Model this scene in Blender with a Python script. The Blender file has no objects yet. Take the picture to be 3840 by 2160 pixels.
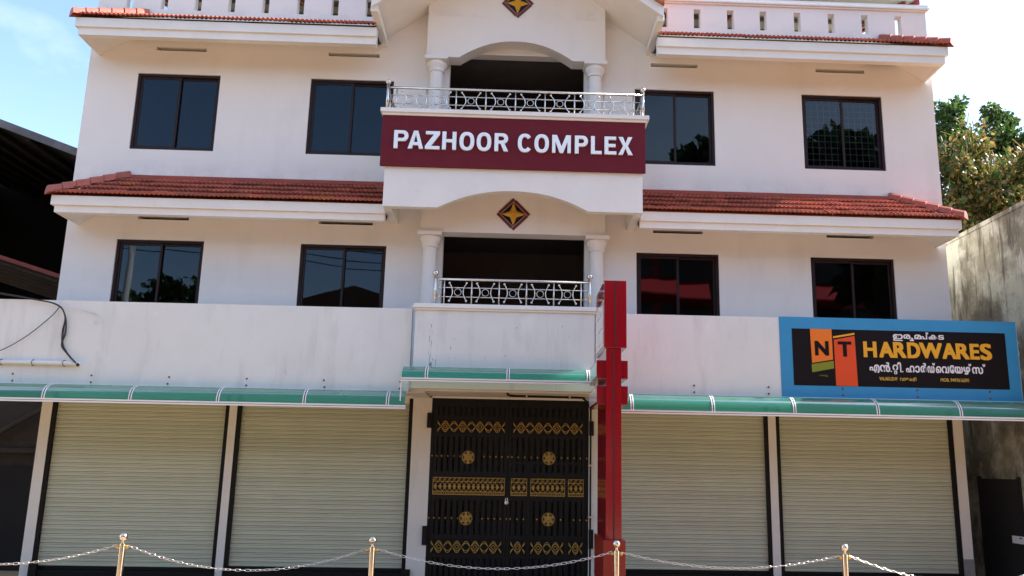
import bpy, math, random
from mathutils import Vector, Matrix
R = math.radians
random.seed(7)
scn = bpy.context.scene
C = scn.collection

# ------------------------------------------------------------------ camera
CAM = Vector((0.0, -14.5, 1.85))
pitch, yaw, roll = 0.209676808, 0.0329001902, 0.017876074
fw = Vector((math.sin(yaw)*math.cos(pitch), math.cos(yaw)*math.cos(pitch), math.sin(pitch)))
rt = Vector((math.cos(yaw), -math.sin(yaw), 0)); up = rt.cross(fw)
r2 = rt*math.cos(roll)+up*math.sin(roll); u2 = -rt*math.sin(roll)+up*math.cos(roll)
cd = bpy.data.cameras.new('camera'); cam = bpy.data.objects.new('camera', cd); C.objects.link(cam)
M = Matrix((r2, u2, -fw)).transposed().to_4x4(); M.translation = CAM
cam.matrix_world = M
cd.sensor_width = 36; cd.lens = 30.0; cd.shift_x = -110/3840; cd.clip_end = 2000; cd.clip_start = 0.05
scn.camera = cam

# ------------------------------------------------------------------ sky, sun, exposure
SUN_EL, SUN_AZ = R(40.5), R(6)          # azimuth: from +X towards +Y (behind the facade plane)
w = bpy.data.worlds.new('World'); scn.world = w; w.use_nodes = True
nt = w.node_tree; bg = nt.nodes['Background']
sky = nt.nodes.new('ShaderNodeTexSky'); sky.sky_type = 'NISHITA'; sky.sun_disc = False
sky.sun_elevation = SUN_EL; sky.sun_rotation = R(90)-SUN_AZ
sky.altitude = 50; sky.air_density = 1.0; sky.dust_density = 1.0; sky.ozone_density = 1.4
tc = nt.nodes.new('ShaderNodeTexCoord'); mp = nt.nodes.new('ShaderNodeMapping'); mp.inputs['Scale'].default_value = (1.0, 1.0, 2.0)
nz = nt.nodes.new('ShaderNodeTexNoise'); nz.inputs['Scale'].default_value = 1.3; nz.inputs['Detail'].default_value = 7; nz.inputs['Roughness'].default_value = .58
rp = nt.nodes.new('ShaderNodeValToRGB'); rp.color_ramp.elements[0].position = .50; rp.color_ramp.elements[1].position = .95
mx = nt.nodes.new('ShaderNodeMix'); mx.data_type = 'RGBA'
mx.inputs['B'].default_value = (6.5, 6.7, 7.0, 1)
nt.links.new(tc.outputs['Generated'], mp.inputs['Vector']); nt.links.new(mp.outputs['Vector'], nz.inputs['Vector'])
nt.links.new(nz.outputs['Fac'], rp.inputs['Fac']); nt.links.new(rp.outputs['Color'], mx.inputs['Factor'])
nt.links.new(sky.outputs['Color'], mx.inputs['A']); nt.links.new(mx.outputs['Result'], bg.inputs['Color'])
bg.inputs['Strength'].default_value = 0.13
sd = bpy.data.lights.new('sun', 'SUN'); sd.energy = 5.0; sd.angle = R(.53); sd.color = (1, .95, .86)
so = bpy.data.objects.new('sun', sd); C.objects.link(so); so.location = (20, 0, 20)
sv = Vector((math.cos(SUN_EL)*math.cos(SUN_AZ), math.cos(SUN_EL)*math.sin(SUN_AZ), math.sin(SUN_EL)))
so.rotation_euler = sv.to_track_quat('Z', 'Y').to_euler()
scn.view_settings.view_transform = 'Standard'; scn.view_settings.look = 'None'
scn.view_settings.exposure = 1.62; scn.view_settings.gamma = 1
scn.view_settings.use_curve_mapping = False
try:
    scn.cycles.max_bounces = 10; scn.cycles.diffuse_bounces = 5; scn.cycles.transparent_max_bounces = 12
    scn.cycles.sample_clamp_indirect = 6; scn.cycles.caustics_reflective = False; scn.cycles.caustics_refractive = False
except Exception: pass

# ------------------------------------------------------------------ materials
MT = {}
def mat(name, col, rough=.6, metal=0, var=0, vscale=3, bump=0, bscale=40, spec=.5, stretch=(1,1,1), col2=None, lo=.35, hi=.65, coat=0):
    m = bpy.data.materials.new(name); m.use_nodes = True; MT[name] = m
    n = m.node_tree; b = n.nodes['Principled BSDF']
    b.inputs['Base Color'].default_value = (*col, 1); b.inputs['Roughness'].default_value = rough
    b.inputs['Metallic'].default_value = metal; b.inputs['Specular IOR Level'].default_value = spec
    if coat: b.inputs['Coat Weight'].default_value = coat; b.inputs['Coat Roughness'].default_value = .06
    if var or col2:
        g = n.nodes.new('ShaderNodeNewGeometry'); mpp = n.nodes.new('ShaderNodeMapping'); mpp.inputs['Scale'].default_value = stretch
        t = n.nodes.new('ShaderNodeTexNoise'); t.inputs['Scale'].default_value = vscale; t.inputs['Detail'].default_value = 8; t.inputs['Roughness'].default_value = .62
        r = n.nodes.new('ShaderNodeValToRGB'); r.color_ramp.elements[0].position = lo; r.color_ramp.elements[1].position = hi
        c2 = col2 or tuple(max(0, c*(1-var)) for c in col)
        r.color_ramp.elements[0].color = (*c2, 1); r.color_ramp.elements[1].color = (*col, 1)
        n.links.new(g.outputs['Position'], mpp.inputs['Vector']); n.links.new(mpp.outputs['Vector'], t.inputs['Vector'])
        n.links.new(t.outputs['Fac'], r.inputs['Fac']); n.links.new(r.outputs['Color'], b.inputs['Base Color'])
    if bump:
        g2 = n.nodes.new('ShaderNodeNewGeometry'); t2 = n.nodes.new('ShaderNodeTexNoise'); t2.inputs['Scale'].default_value = bscale; t2.inputs['Detail'].default_value = 6
        bp = n.nodes.new('ShaderNodeBump'); bp.inputs['Strength'].default_value = bump; bp.inputs['Distance'].default_value = .01
        n.links.new(g2.outputs['Position'], t2.inputs['Vector']); n.links.new(t2.outputs['Fac'], bp.inputs['Height']); n.links.new(bp.outputs['Normal'], b.inputs['Normal'])
    return m
def layer(m, col, scale, stretch, lo, hi, amount, detail=8):
    """a second blotch layer mixed over the base colour (stains, dirt)"""
    n = m.node_tree; b = n.nodes['Principled BSDF']; src = b.inputs['Base Color'].links[0].from_socket if b.inputs['Base Color'].links else None
    g = n.nodes.new('ShaderNodeNewGeometry'); mpp = n.nodes.new('ShaderNodeMapping'); mpp.inputs['Scale'].default_value = stretch; mpp.inputs['Location'].default_value = (3.7, 1.3, 9.1)
    t = n.nodes.new('ShaderNodeTexNoise'); t.inputs['Scale'].default_value = scale; t.inputs['Detail'].default_value = detail; t.inputs['Roughness'].default_value = .65
    mr = n.nodes.new('ShaderNodeMapRange'); mr.inputs['From Min'].default_value = lo; mr.inputs['From Max'].default_value = hi; mr.inputs['To Max'].default_value = amount
    x = n.nodes.new('ShaderNodeMix'); x.data_type = 'RGBA'; x.inputs['B'].default_value = (*col, 1)
    if src: n.links.new(src, x.inputs['A'])
    else: x.inputs['A'].default_value = b.inputs['Base Color'].default_value
    n.links.new(g.outputs['Position'], mpp.inputs['Vector']); n.links.new(mpp.outputs['Vector'], t.inputs['Vector']); n.links.new(t.outputs['Fac'], mr.inputs['Value'])
    n.links.new(mr.outputs['Result'], x.inputs['Factor']); n.links.new(x.outputs['Result'], b.inputs['Base Color'])

mat('wall_paint', (.82,.80,.775), .75, var=.05, vscale=.7, bump=.12, bscale=60)
def band_stain(m, z0, z1, col, amount):
    n = m.node_tree; b = n.nodes['Principled BSDF']; src = b.inputs['Base Color'].links[0].from_socket; N = n.nodes.new; L = n.links.new
    g = N('ShaderNodeNewGeometry'); sp = N('ShaderNodeSeparateXYZ'); t = N('ShaderNodeTexNoise'); t.inputs['Scale'].default_value = 2.2; t.inputs['Detail'].default_value = 10; t.inputs['Roughness'].default_value = .7
    a = N('ShaderNodeMapRange'); a.inputs['From Min'].default_value = z1; a.inputs['From Max'].default_value = z0; a.inputs['To Max'].default_value = 1
    k = N('ShaderNodeMath'); k.operation = 'MULTIPLY'; q = N('ShaderNodeMapRange'); q.inputs['From Min'].default_value = .45; q.inputs['From Max'].default_value = .62; q.inputs['To Max'].default_value = amount
    lo = N('ShaderNodeMath'); lo.operation = 'GREATER_THAN'; lo.inputs[1].default_value = z0-.1; k2 = N('ShaderNodeMath'); k2.operation = 'MULTIPLY'
    x = N('ShaderNodeMix'); x.data_type = 'RGBA'; x.inputs['B'].default_value = (*col, 1)
    L(g.outputs['Position'], sp.inputs[0]); L(g.outputs['Position'], t.inputs['Vector']); L(sp.outputs['Z'], a.inputs['Value']); L(sp.outputs['Z'], lo.inputs[0]); L(t.outputs['Fac'], q.inputs['Value'])
    L(a.outputs['Result'], k.inputs[0]); L(q.outputs['Result'], k.inputs[1]); L(k.outputs[0], k2.inputs[0]); L(lo.outputs[0], k2.inputs[1]); L(k2.outputs[0], x.inputs['Factor']); L(src, x.inputs['A']); L(x.outputs['Result'], b.inputs['Base Color'])
band_stain(MT['wall_paint'], 6.74, 7.10, (.48,.46,.47), .38)
band_stain(MT['wall_paint'], 9.98, 10.2, (.46,.44,.43), .22)
layer(MT['wall_paint'], (.52,.50,.49), 1.4, (1.2,1,.35), .56, .80, .30)
mat('parapet_paint', (.74,.765,.75), .75, var=.06, vscale=1.1, bump=.15, bscale=50)
layer(MT['parapet_paint'], (.45,.46,.46), 2.0, (2.2,1,.35), .52, .75, .42)
layer(MT['parapet_paint'], (.88,.90,.92), 1.1, (1.6,1,.9), .58, .72, .45)
layer(MT['parapet_paint'], (.33,.32,.30), 9, (1,1,.5), .66, .80, .45)
mat('trim_paint', (.80,.795,.77), .7, var=.06, vscale=2.2, bump=.08, bscale=60)
layer(MT['trim_paint'], (.42,.40,.37), 3.0, (1,1,1), .60, .85, .35)
mat('pillar_paint', (.74,.72,.68), .75, var=.06, vscale=2, bump=.12)
layer(MT['pillar_paint'], (.42,.38,.33), 2.5, (2,2,.6), .58, .85, .4)
mat('column_paint', (.80,.78,.76), .7, var=.03, vscale=2, bump=.06)
mat('interior', (.10,.085,.075), .8, var=.2)  # dark base stands in for the deep shade of rooms and porches
mat('window_frame', (.022,.011,.011), .45, spec=.25)
mat('maroon_panel', (.140,.017,.028), .6, var=.08, vscale=5, spec=.12)
mat('letter_steel', (.86,.90,.92), .28, metal=.15, var=.05, vscale=6)
mat('steel', (.66,.63,.58), .22, metal=1)
mat('bollard_steel', (.78,.70,.58), .13, metal=1)
mat('chain_steel', (.72,.70,.67), .3, metal=1)
mat('brass', (.62,.40,.10), .35, metal=.9)
mat('tile', (.40,.092,.056), .5, var=.25, vscale=6, bump=.1, bscale=70)
mat('tile_ochre', (.42,.15,.045), .6, vscale=14, col2=(.33,.07,.042), lo=.45, hi=.58)
mat('mortar', (.36,.07,.045), .7, var=.2, vscale=5)
mat('mortar_dirty', (.20,.14,.08), .9, var=.5, vscale=12)
mat('maroon_bar', (.125,.014,.016), .5)
mat('star_gold', (.62,.33,.018), .42)
mat('black_diamond', (.010,.009,.012), .6, spec=.2)
mat('shutter', (.515,.545,.425), .48, var=.06, vscale=2.5, spec=.4)
layer(MT['shutter'], (.26,.235,.18), 3.5, (1,1,6), .58, .85, .35)
mat('black_paint', (.007,.006,.006), .6, spec=.2)
mat('gate_black', (.0065,.006,.006), .55, spec=.22)
mat('gold_paint', (.55,.34,.075), .45, metal=.2, var=.25, vscale=20)
mat('awning_edge', (.80,.79,.78), .35)
mat('awning_black', (.03,.03,.03), .4)
mat('totem_red', (.27,.003,.010), .16, spec=.5, coat=.4)
mat('totem_base', (.26,.018,.012), .3)
mat('totem_white', (.75,.72,.71), .2, coat=.5)
mat('seam', (.02,.008,.008), .6)
mat('sign_blue', (.030,.285,.56), .5, var=.08, vscale=3)
mat('sign_black', (.008,.005,.006), .6, spec=.15)
mat('sign_orange', (.82,.19,.008), .5)
mat('sign_red', (.74,.068,.004), .5)
mat('sign_green', (.20,.24,.010), .5)
mat('sign_yellow', (.82,.40,.012), .5)
mat('sign_white', (.78,.76,.80), .5)
mat('sign_gold', (.62,.38,.06), .5)
mat('scuff', (.26,.27,.28), .9)
mat('pvc', (.72,.73,.72), .4)
mat('rubber', (.018,.018,.018), .5)
mat('cement', (.30,.29,.28), .9, var=.3, vscale=12)
mat('rust', (.18,.07,.03), .9)
mat('old_wall', (.40,.385,.315), .9, vscale=2.4, bump=.6, bscale=14, col2=(.23,.21,.155), lo=.42, hi=.58, stretch=(1,.7,.8))
layer(MT['old_wall'], (.10,.085,.058), 1.5, (1,.6,.6), .49, .58, .80, 14)
layer(MT['old_wall'], (.62,.60,.53), 3.4, (1,.9,.45), .56, .64, .60, 14)
layer(MT['old_wall'], (.055,.048,.035), 5.0, (1,1.2,.16), .53, .61, .80, 14)
mat('shed_metal', (.035,.034,.036), .75, var=.3, vscale=4)
mat('shed_edge', (.16,.16,.17), .7, var=.4, vscale=3)
mat('shed_dark', (.014,.011,.010), .95, var=.3, vscale=2)  # near-black base stands in for the shade inside the shed
mat('shed_wood', (.040,.030,.024), .9, var=.35, vscale=4)
mat('shed_red', (.22,.035,.025), .7, var=.3, vscale=4)
mat('roof_sheet', (.34,.37,.34), .55, var=.12, vscale=2)
mat('red_steel', (.30,.035,.02), .5)
mat('ground', (.36,.235,.135), .95, var=.25, vscale=.6)
mat('paving', (.38,.25,.145), .9, var=.22, vscale=1.3, bump=.2)
mat('asphalt', (.060,.058,.056), .9, var=.3, vscale=5, bump=.3)
mat('bark', (.10,.075,.05), .95, var=.4, vscale=6, bump=.5, bscale=20)
mat('pole', (.55,.54,.52), .7)
mat('house_wall', (.45,.40,.33), .85)
mat('old_tile', (.10,.045,.032), .85, var=.4, vscale=6)
mat('shop_red', (.34,.015,.022), .5)
mat('canopy_red', (.62,.035,.04), .6)
mat('shop_dark', (.02,.018,.02), .35)

def vary(m, lo, hi):
    n = m.node_tree; b = n.nodes['Principled BSDF']; src = b.inputs['Base Color'].links[0].from_socket
    oi = n.nodes.new('ShaderNodeObjectInfo'); mr = n.nodes.new('ShaderNodeMapRange'); mr.inputs['To Min'].default_value = lo; mr.inputs['To Max'].default_value = hi
    h = n.nodes.new('ShaderNodeHueSaturation'); n.links.new(oi.outputs['Random'], mr.inputs['Value']); n.links.new(mr.outputs['Result'], h.inputs['Value']); n.links.new(src, h.inputs['Color']); n.links.new(h.outputs['Color'], b.inputs['Base Color'])
vary(MT['tile'], .74, 1.18); vary(MT['shutter'], .94, 1.05)
layer(MT['tile'], (.085,.045,.035), 4.5, (1,1,1), .58, .72, .55)
def glass_mat():
    m = bpy.data.materials.new('window_glass'); m.use_nodes = True; n = m.node_tree; n.nodes.clear()
    o = n.nodes.new('ShaderNodeOutputMaterial'); x = n.nodes.new('ShaderNodeMixShader'); t = n.nodes.new('ShaderNodeBsdfTransparent'); t.inputs['Color'].default_value = (.30,.34,.38,1)
    g = n.nodes.new('ShaderNodeBsdfGlossy'); g.inputs['Roughness'].default_value = .012; g.inputs['Color'].default_value = (.62,.74,.86,1)
    f = n.nodes.new('ShaderNodeFresnel'); f.inputs['IOR'].default_value = 1.55
    tx = n.nodes.new('ShaderNodeNewGeometry'); nn = n.nodes.new('ShaderNodeTexNoise'); nn.inputs['Scale'].default_value = .9; bp = n.nodes.new('ShaderNodeBump'); bp.inputs['Strength'].default_value = .035; bp.inputs['Distance'].default_value = .05
    n.links.new(tx.outputs['Position'], nn.inputs['Vector']); n.links.new(nn.outputs['Fac'], bp.inputs['Height']); n.links.new(bp.outputs['Normal'], g.inputs['Normal'])
    n.links.new(f.outputs['Fac'], x.inputs['Fac']); n.links.new(t.outputs[0], x.inputs[1]); n.links.new(g.outputs[0], x.inputs[2]); n.links.new(x.outputs[0], o.inputs['Surface'])
    MT['window_glass'] = m
glass_mat()
def awning_mat():
    m = bpy.data.materials.new('awning_sheet'); m.use_nodes = True; n = m.node_tree; n.nodes.clear(); N = n.nodes.new; L = n.links.new
    o = N('ShaderNodeOutputMaterial'); a = N('ShaderNodeMixShader'); a.inputs['Fac'].default_value = .66; c = N('ShaderNodeMixShader'); c.inputs['Fac'].default_value = .5; b = N('ShaderNodeMixShader')
    d = N('ShaderNodeBsdfTranslucent'); t = N('ShaderNodeBsdfTransparent'); e = N('ShaderNodeBsdfDiffuse'); g = N('ShaderNodeBsdfGlossy')
    d.inputs['Color'].default_value = (.14,.62,.46,1); t.inputs['Color'].default_value = (.10,.58,.44,1); e.inputs['Color'].default_value = (.10,.42,.33,1); g.inputs['Roughness'].default_value = .12
    gm = N('ShaderNodeNewGeometry'); nz_ = N('ShaderNodeTexNoise'); nz_.inputs['Scale'].default_value = 3; nz_.inputs['Detail'].default_value = 8; mr = N('ShaderNodeMapRange'); mr.inputs['From Min'].default_value = .35; mr.inputs['From Max'].default_value = .7; mr.inputs['To Min'].default_value = .07; mr.inputs['To Max'].default_value = .30
    L(gm.outputs['Position'], nz_.inputs['Vector']); L(nz_.outputs['Fac'], mr.inputs['Value']); L(mr.outputs['Result'], g.inputs['Roughness'])
    f = N('ShaderNodeFresnel'); f.inputs['IOR'].default_value = 1.45; q = N('ShaderNodeMath'); q.operation = 'MULTIPLY'; q.inputs[1].default_value = .38
    L(d.outputs[0], c.inputs[1]); L(e.outputs[0], c.inputs[2]); L(t.outputs[0], a.inputs[1]); L(c.outputs[0], a.inputs[2]); L(f.outputs[0], q.inputs[0]); L(q.outputs[0], b.inputs['Fac']); L(a.outputs[0], b.inputs[1]); L(g.outputs[0], b.inputs[2]); L(b.outputs[0], o.inputs['Surface'])
    MT['awning_sheet'] = m
awning_mat()
def leaf_mat(name, cols, trans=.35):
    m = bpy.data.materials.new(name); m.use_nodes = True; n = m.node_tree; n.nodes.clear(); MT[name] = m
    o = n.nodes.new('ShaderNodeOutputMaterial'); x = n.nodes.new('ShaderNodeMixShader'); x.inputs['Fac'].default_value = trans
    p = n.nodes.new('ShaderNodeBsdfPrincipled'); p.inputs['Roughness'].default_value = .38; t = n.nodes.new('ShaderNodeBsdfTranslucent')
    g = n.nodes.new('ShaderNodeNewGeometry'); r = n.nodes.new('ShaderNodeValToRGB'); r.color_ramp.interpolation = 'CONSTANT'
    for i, (pos, c) in enumerate(cols):
        e = r.color_ramp.elements[i] if i < 2 else r.color_ramp.elements.new(pos)
        e.position = pos; e.color = (*c, 1)
    n.links.new(g.outputs['Random Per Island'], r.inputs['Fac']); n.links.new(r.outputs['Color'], p.inputs['Base Color']); n.links.new(r.outputs['Color'], t.inputs['Color'])
    n.links.new(p.outputs[0], x.inputs[1]); n.links.new(t.outputs[0], x.inputs[2]); n.links.new(x.outputs[0], o.inputs['Surface'])
leaf_mat('leaf_green', [(0,(.055,.11,.024)),(.35,(.085,.15,.032)),(.7,(.035,.075,.018)),(.9,(.15,.20,.06))], .40)
leaf_mat('leaf_brown', [(0,(.04,.085,.018)),(.22,(.075,.125,.025)),(.40,(.25,.16,.045)),(.62,(.18,.12,.035)),(.8,(.12,.15,.03)),(.90,(.34,.26,.09))], .45)
leaf_mat('leaf_dark', [(0,(.03,.07,.015)),(.5,(.045,.09,.02)),(.8,(.025,.05,.012))])

# ------------------------------------------------------------------ mesh helpers
W0 = {}                                   # world origin of each object, by name
class MB:
    def __init__(s): s.v = []; s.f = []; s.m = []
    def add(s, vs, fs, mi=0):
        k = len(s.v); s.v += [tuple(v) for v in vs]; s.f += [tuple(i+k for i in f) for f in fs]; s.m += [mi]*len(fs); return s
    def box(s, x0, x1, y0, y1, z0, z1, mi=0):
        return s.add([(x0,y0,z0),(x1,y0,z0),(x1,y1,z0),(x0,y1,z0),(x0,y0,z1),(x1,y0,z1),(x1,y1,z1),(x0,y1,z1)],
                     [(0,3,2,1),(4,5,6,7),(0,1,5,4),(1,2,6,5),(2,3,7,6),(3,0,4,7)], mi)
    def prism(s, pts, y0, y1, mi=0):      # polygon of (x,z), counter-clockwise seen from -Y, extruded y0..y1
        n = len(pts); vs = [(x,y0,z) for x,z in pts]+[(x,y1,z) for x,z in pts]
        fs = [tuple(range(n)), tuple(range(2*n-1, n-1, -1))]+[(i, i+n, (i+1)%n+n, (i+1)%n) for i in range(n)]
        return s.add(vs, fs, mi)
    def prism_x(s, pts, x0, x1, mi=0):    # polygon of (y,z) extruded along x
        n = len(pts); vs = [(x0,y,z) for y,z in pts]+[(x1,y,z) for y,z in pts]
        fs = [tuple(range(n)), tuple(range(2*n-1, n-1, -1))]+[(i, i+n, (i+1)%n+n, (i+1)%n) for i in range(n)]
        return s.add(vs, fs, mi)
    def lathe(s, prof, cx, cy, n=24, mi=0):
        k = len(prof); vs = []; fs = []
        for r, z in prof:
            for i in range(n):
                a = 2*math.pi*i/n; vs.append((cx+r*math.cos(a), cy+r*math.sin(a), z))
        for j in range(k-1):
            for i in range(n): fs.append((j*n+i, j*n+(i+1)%n, (j+1)*n+(i+1)%n, (j+1)*n+i))
        fs.append(tuple(range(n-1,-1,-1))); fs.append(tuple((k-1)*n+i for i in range(n)))
        return s.add(vs, fs, mi)
    def sphere(s, c, r, n=14, k=8, mi=0):
        prof = [(max(1e-4, r*math.sin(math.pi*j/k)), c[2]-r*math.cos(math.pi*j/k)) for j in range(k+1)]
        return s.lathe(prof, c[0], c[1], n, mi)
    def tube(s, pts, r, n=8, mi=0, closed=False, taper=None):
        P = [Vector(p) for p in pts]; L = len(P); vs = []; fs = []; pu = None
        for i in range(L):
            if closed: d = P[(i+1)%L]-P[i-1]
            else: d = P[min(i+1,L-1)]-P[max(i-1,0)]
            d.normalize()
            if pu is None:
                a = Vector((0,0,1)) if abs(d.z) < .9 else Vector((0,1,0)); pu = a-d*a.dot(d)
            else: pu = pu-d*pu.dot(d)
            pu.normalize(); q = d.cross(pu); rr = r if taper is None else r*(1+(taper-1)*i/max(1,L-1))
            for j in range(n):
                a = 2*math.pi*j/n; vs.append(P[i]+(pu*math.cos(a)+q*math.sin(a))*rr)
        for i in range(L if closed else L-1):
            for j in range(n): fs.append((i*n+j, i*n+(j+1)%n, ((i+1)%L)*n+(j+1)%n, ((i+1)%L)*n+j))
        if not closed: fs += [tuple(range(n-1,-1,-1)), tuple((L-1)*n+j for j in range(n))]
        return s.add(vs, fs, mi)
    def stroke(s, pts, w, y0, y1, mi=0, closed=False):    # flat strip in XZ following (x,z) points
        L = len(pts)
        for i in range(L if closed else L-1):
            (x0,z0),(x1,z1) = pts[i], pts[(i+1)%L]; dx, dz = x1-x0, z1-z0; l = math.hypot(dx,dz) or 1; ex, ez = dx/l*w*.3, dz/l*w*.3; nx, nz = -dz/l*w/2, dx/l*w/2
            s.prism([(x0-ex-nx,z0-ez-nz),(x1+ex-nx,z1+ez-nz),(x1+ex+nx,z1+ez+nz),(x0-ex+nx,z0-ez+nz)], y0, y1, mi)
        return s
    def build(s, name, mats, parent=None, origin=None, smooth=False):
        if isinstance(mats, str): mats = [mats]
        xs = [v[0] for v in s.v]; ys = [v[1] for v in s.v]; zs = [v[2] for v in s.v]
        if origin is None: origin = ((min(xs)+max(xs))/2, (min(ys)+max(ys))/2, min(zs))
        me = bpy.data.meshes.new(name); me.from_pydata([(v[0]-origin[0], v[1]-origin[1], v[2]-origin[2]) for v in s.v], [], s.f)
        for m in mats: me.materials.append(MT[m])
        if len(mats) > 1: me.polygons.foreach_set('material_index', s.m)
        if smooth: me.polygons.foreach_set('use_smooth', [True]*len(me.polygons))
        me.update(); return link(name, me, origin, parent)
def link(name, me, origin, parent=None):
    o = bpy.data.objects.new(name, me); C.objects.link(o); origin = Vector(origin); W0[o.name] = origin
    if parent: o.parent = parent; o.location = origin-W0[parent.name]
    else: o.location = origin
    return o
def smooth_by_angle(o, deg=35):
    try: o.data.set_sharp_from_angle(angle=R(deg)); 
    except Exception: pass
def tag(o, label=None, cat=None, group=None, kind=None):
    for k, v in (('label',label),('category',cat),('group',group),('kind',kind)):
        if v: o[k] = v
    return o
def thing(name, loc, label, cat, group=None):
    o = bpy.data.objects.new(name, None); C.objects.link(o); o.location = loc; o.empty_display_size = .2; W0[o.name] = Vector(loc)
    return tag(o, label, cat, group)
def shared(name, src, origin, parent):     # another object on the same mesh
    return link(name, src.data, origin, parent)
def bevel(o, wd=.008, seg=2):
    m = o.modifiers.new('bevel', 'BEVEL'); m.width = wd; m.segments = seg; m.limit_method = 'ANGLE'; m.angle_limit = R(40); return o

def text_data(s, bold=0, depth=.5):
    cu = bpy.data.curves.new('t', 'FONT'); cu.body = s; cu.offset = bold; cu.extrude = depth; cu.resolution_u = 4
    o = bpy.data.objects.new('t', cu); C.objects.link(o); dg = bpy.context.evaluated_depsgraph_get()
    me = bpy.data.meshes.new_from_object(o.evaluated_get(dg)); v = [tuple(p.co) for p in me.vertices]; f = [tuple(p.vertices) for p in me.polygons]
    bpy.data.objects.remove(o); bpy.data.curves.remove(cu); bpy.data.meshes.remove(me); return v, f
def letter(s, x0, x1, z0, z1, yf, yb, dx=0, dz=0, into=None):
    """glyph(s) stretched into the box x0..x1, z0..z1, front face at yf, back at yb; dx, dz thicken the strokes"""
    v, f = text_data(s); xs = [p[0] for p in v]; zs = [p[1] for p in v]; a, b, c, d = min(xs), max(xs), min(zs), max(zs)
    mb = into or MB(); k = 0
    for ox, oz in ([(-1,-1),(1,-1),(1,1),(-1,1),(0,0)] if dx else [(0,0)]):
        vs = []
        for p in v:
            X = x0+dx+(p[0]-a)/(b-a)*(x1-x0-2*dx)+ox*dx; Z = z0+dz+(p[1]-c)/(d-c)*(z1-z0-2*dz)+oz*dz
            vs.append((X, yf-.0003*k if p[2] > 0 else yb, Z))
        mb.add(vs, f); k += 1
    return mb

def wall_with_holes(mb, x0, x1, z0, z1, y0, y1, holes, mi=0):
    """slab between y0 (front) and y1 with rectangular openings (hx0,hx1,hz0,hz1)"""
    xs = sorted({x0,x1,*[h[0] for h in holes],*[h[1] for h in holes]}); zs = sorted({z0,z1,*[h[2] for h in holes],*[h[3] for h in holes]})
    def hole(i, j):
        if i < 0 or j < 0 or i >= len(xs)-1 or j >= len(zs)-1: return True
        cx, cz = (xs[i]+xs[i+1])/2, (zs[j]+zs[j+1])/2
        return any(h[0] < cx < h[1] and h[2] < cz < h[3] for h in holes)
    for i in range(len(xs)-1):
        for j in range(len(zs)-1):
            if hole(i,j): continue
            a,b,c,d = xs[i],xs[i+1],zs[j],zs[j+1]
            mb.add([(a,y0,c),(b,y0,c),(b,y0,d),(a,y0,d)],[(0,1,2,3)],mi); mb.add([(a,y1,c),(b,y1,c),(b,y1,d),(a,y1,d)],[(3,2,1,0)],mi)
            if hole(i-1,j): mb.add([(a,y0,c),(a,y0,d),(a,y1,d),(a,y1,c)],[(0,1,2,3)],mi)
            if hole(i+1,j): mb.add([(b,y0,c),(b,y1,c),(b,y1,d),(b,y0,d)],[(0,1,2,3)],mi)
            if hole(i,j-1): mb.add([(a,y0,c),(a,y1,c),(b,y1,c),(b,y0,c)],[(0,1,2,3)],mi)
            if hole(i,j+1): mb.add([(a,y0,d),(b,y0,d),(b,y1,d),(a,y1,d)],[(0,1,2,3)],mi)
    return mb

# ------------------------------------------------------------------ ground
tag(MB().add([(-300,-300,-.012),(300,-300,-.012),(300,300,-.012),(-300,300,-.012)],[(0,1,2,3)]).build('ground','ground'), kind='structure')
tag(MB().add([(-40,-8,-.004),(40,-8,-.004),(40,14,-.004),(-40,14,-.004)],[(0,1,2,3)]).build('forecourt_paving','paving'), kind='structure')
tag(MB().add([(-120,-13,-.006),(120,-13,-.006),(120,-8.01,-.006),(-120,-8.01,-.006)],[(0,1,2,3)]).build('road','asphalt'), kind='structure')

# ------------------------------------------------------------------ the building
BX0, BX1 = -7.75, 7.70
B = thing('shop_building', (0,0,0), 'three storey pale pink shop building with red tiled canopies and twin balconies', 'building')
WU = [(-6.86,-5.39),(-3.77,-2.27),(2.13,3.59),(5.22,6.72)]
WL = [(-6.87,-5.38),(-3.72,-2.24),(2.14,3.60),(5.24,6.74)]
VU = [(-6.59,-5.69),(-3.49,-2.56),(2.43,3.30),(5.51,6.43)]
VL = [(-6.56,-5.68),(-3.44,-2.50),(2.44,3.33),(5.55,6.40)]
holes = [(a,b,7.27,8.72) for a,b in WU]+[(a,b,4.16,5.62) for a,b in WL]+[(a,b,9.17,9.245) for a,b in VU]+[(a,b,5.985,6.06) for a,b in VL]
holes += [(-1.26,1.23,4.20,5.90),(-1.27,1.20,7.30,9.30)]
wall = wall_with_holes(MB(), BX0, BX1, 3.0, 9.98, 0, .20, holes).build('wall','wall_paint',B)
mb = MB()
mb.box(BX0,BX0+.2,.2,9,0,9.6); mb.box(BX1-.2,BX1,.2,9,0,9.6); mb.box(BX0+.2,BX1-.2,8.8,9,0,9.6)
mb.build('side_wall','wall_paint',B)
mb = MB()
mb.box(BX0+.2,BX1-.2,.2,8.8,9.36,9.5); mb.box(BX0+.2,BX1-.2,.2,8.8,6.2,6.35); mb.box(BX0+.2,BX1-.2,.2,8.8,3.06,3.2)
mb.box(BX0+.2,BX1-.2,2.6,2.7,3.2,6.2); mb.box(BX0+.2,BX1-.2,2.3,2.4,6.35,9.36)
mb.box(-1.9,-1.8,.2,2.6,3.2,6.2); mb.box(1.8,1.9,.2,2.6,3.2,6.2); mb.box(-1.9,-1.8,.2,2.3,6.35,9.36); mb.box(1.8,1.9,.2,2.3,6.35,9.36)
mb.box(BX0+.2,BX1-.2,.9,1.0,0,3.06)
mb.build('interior_partition','interior',B)
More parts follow.
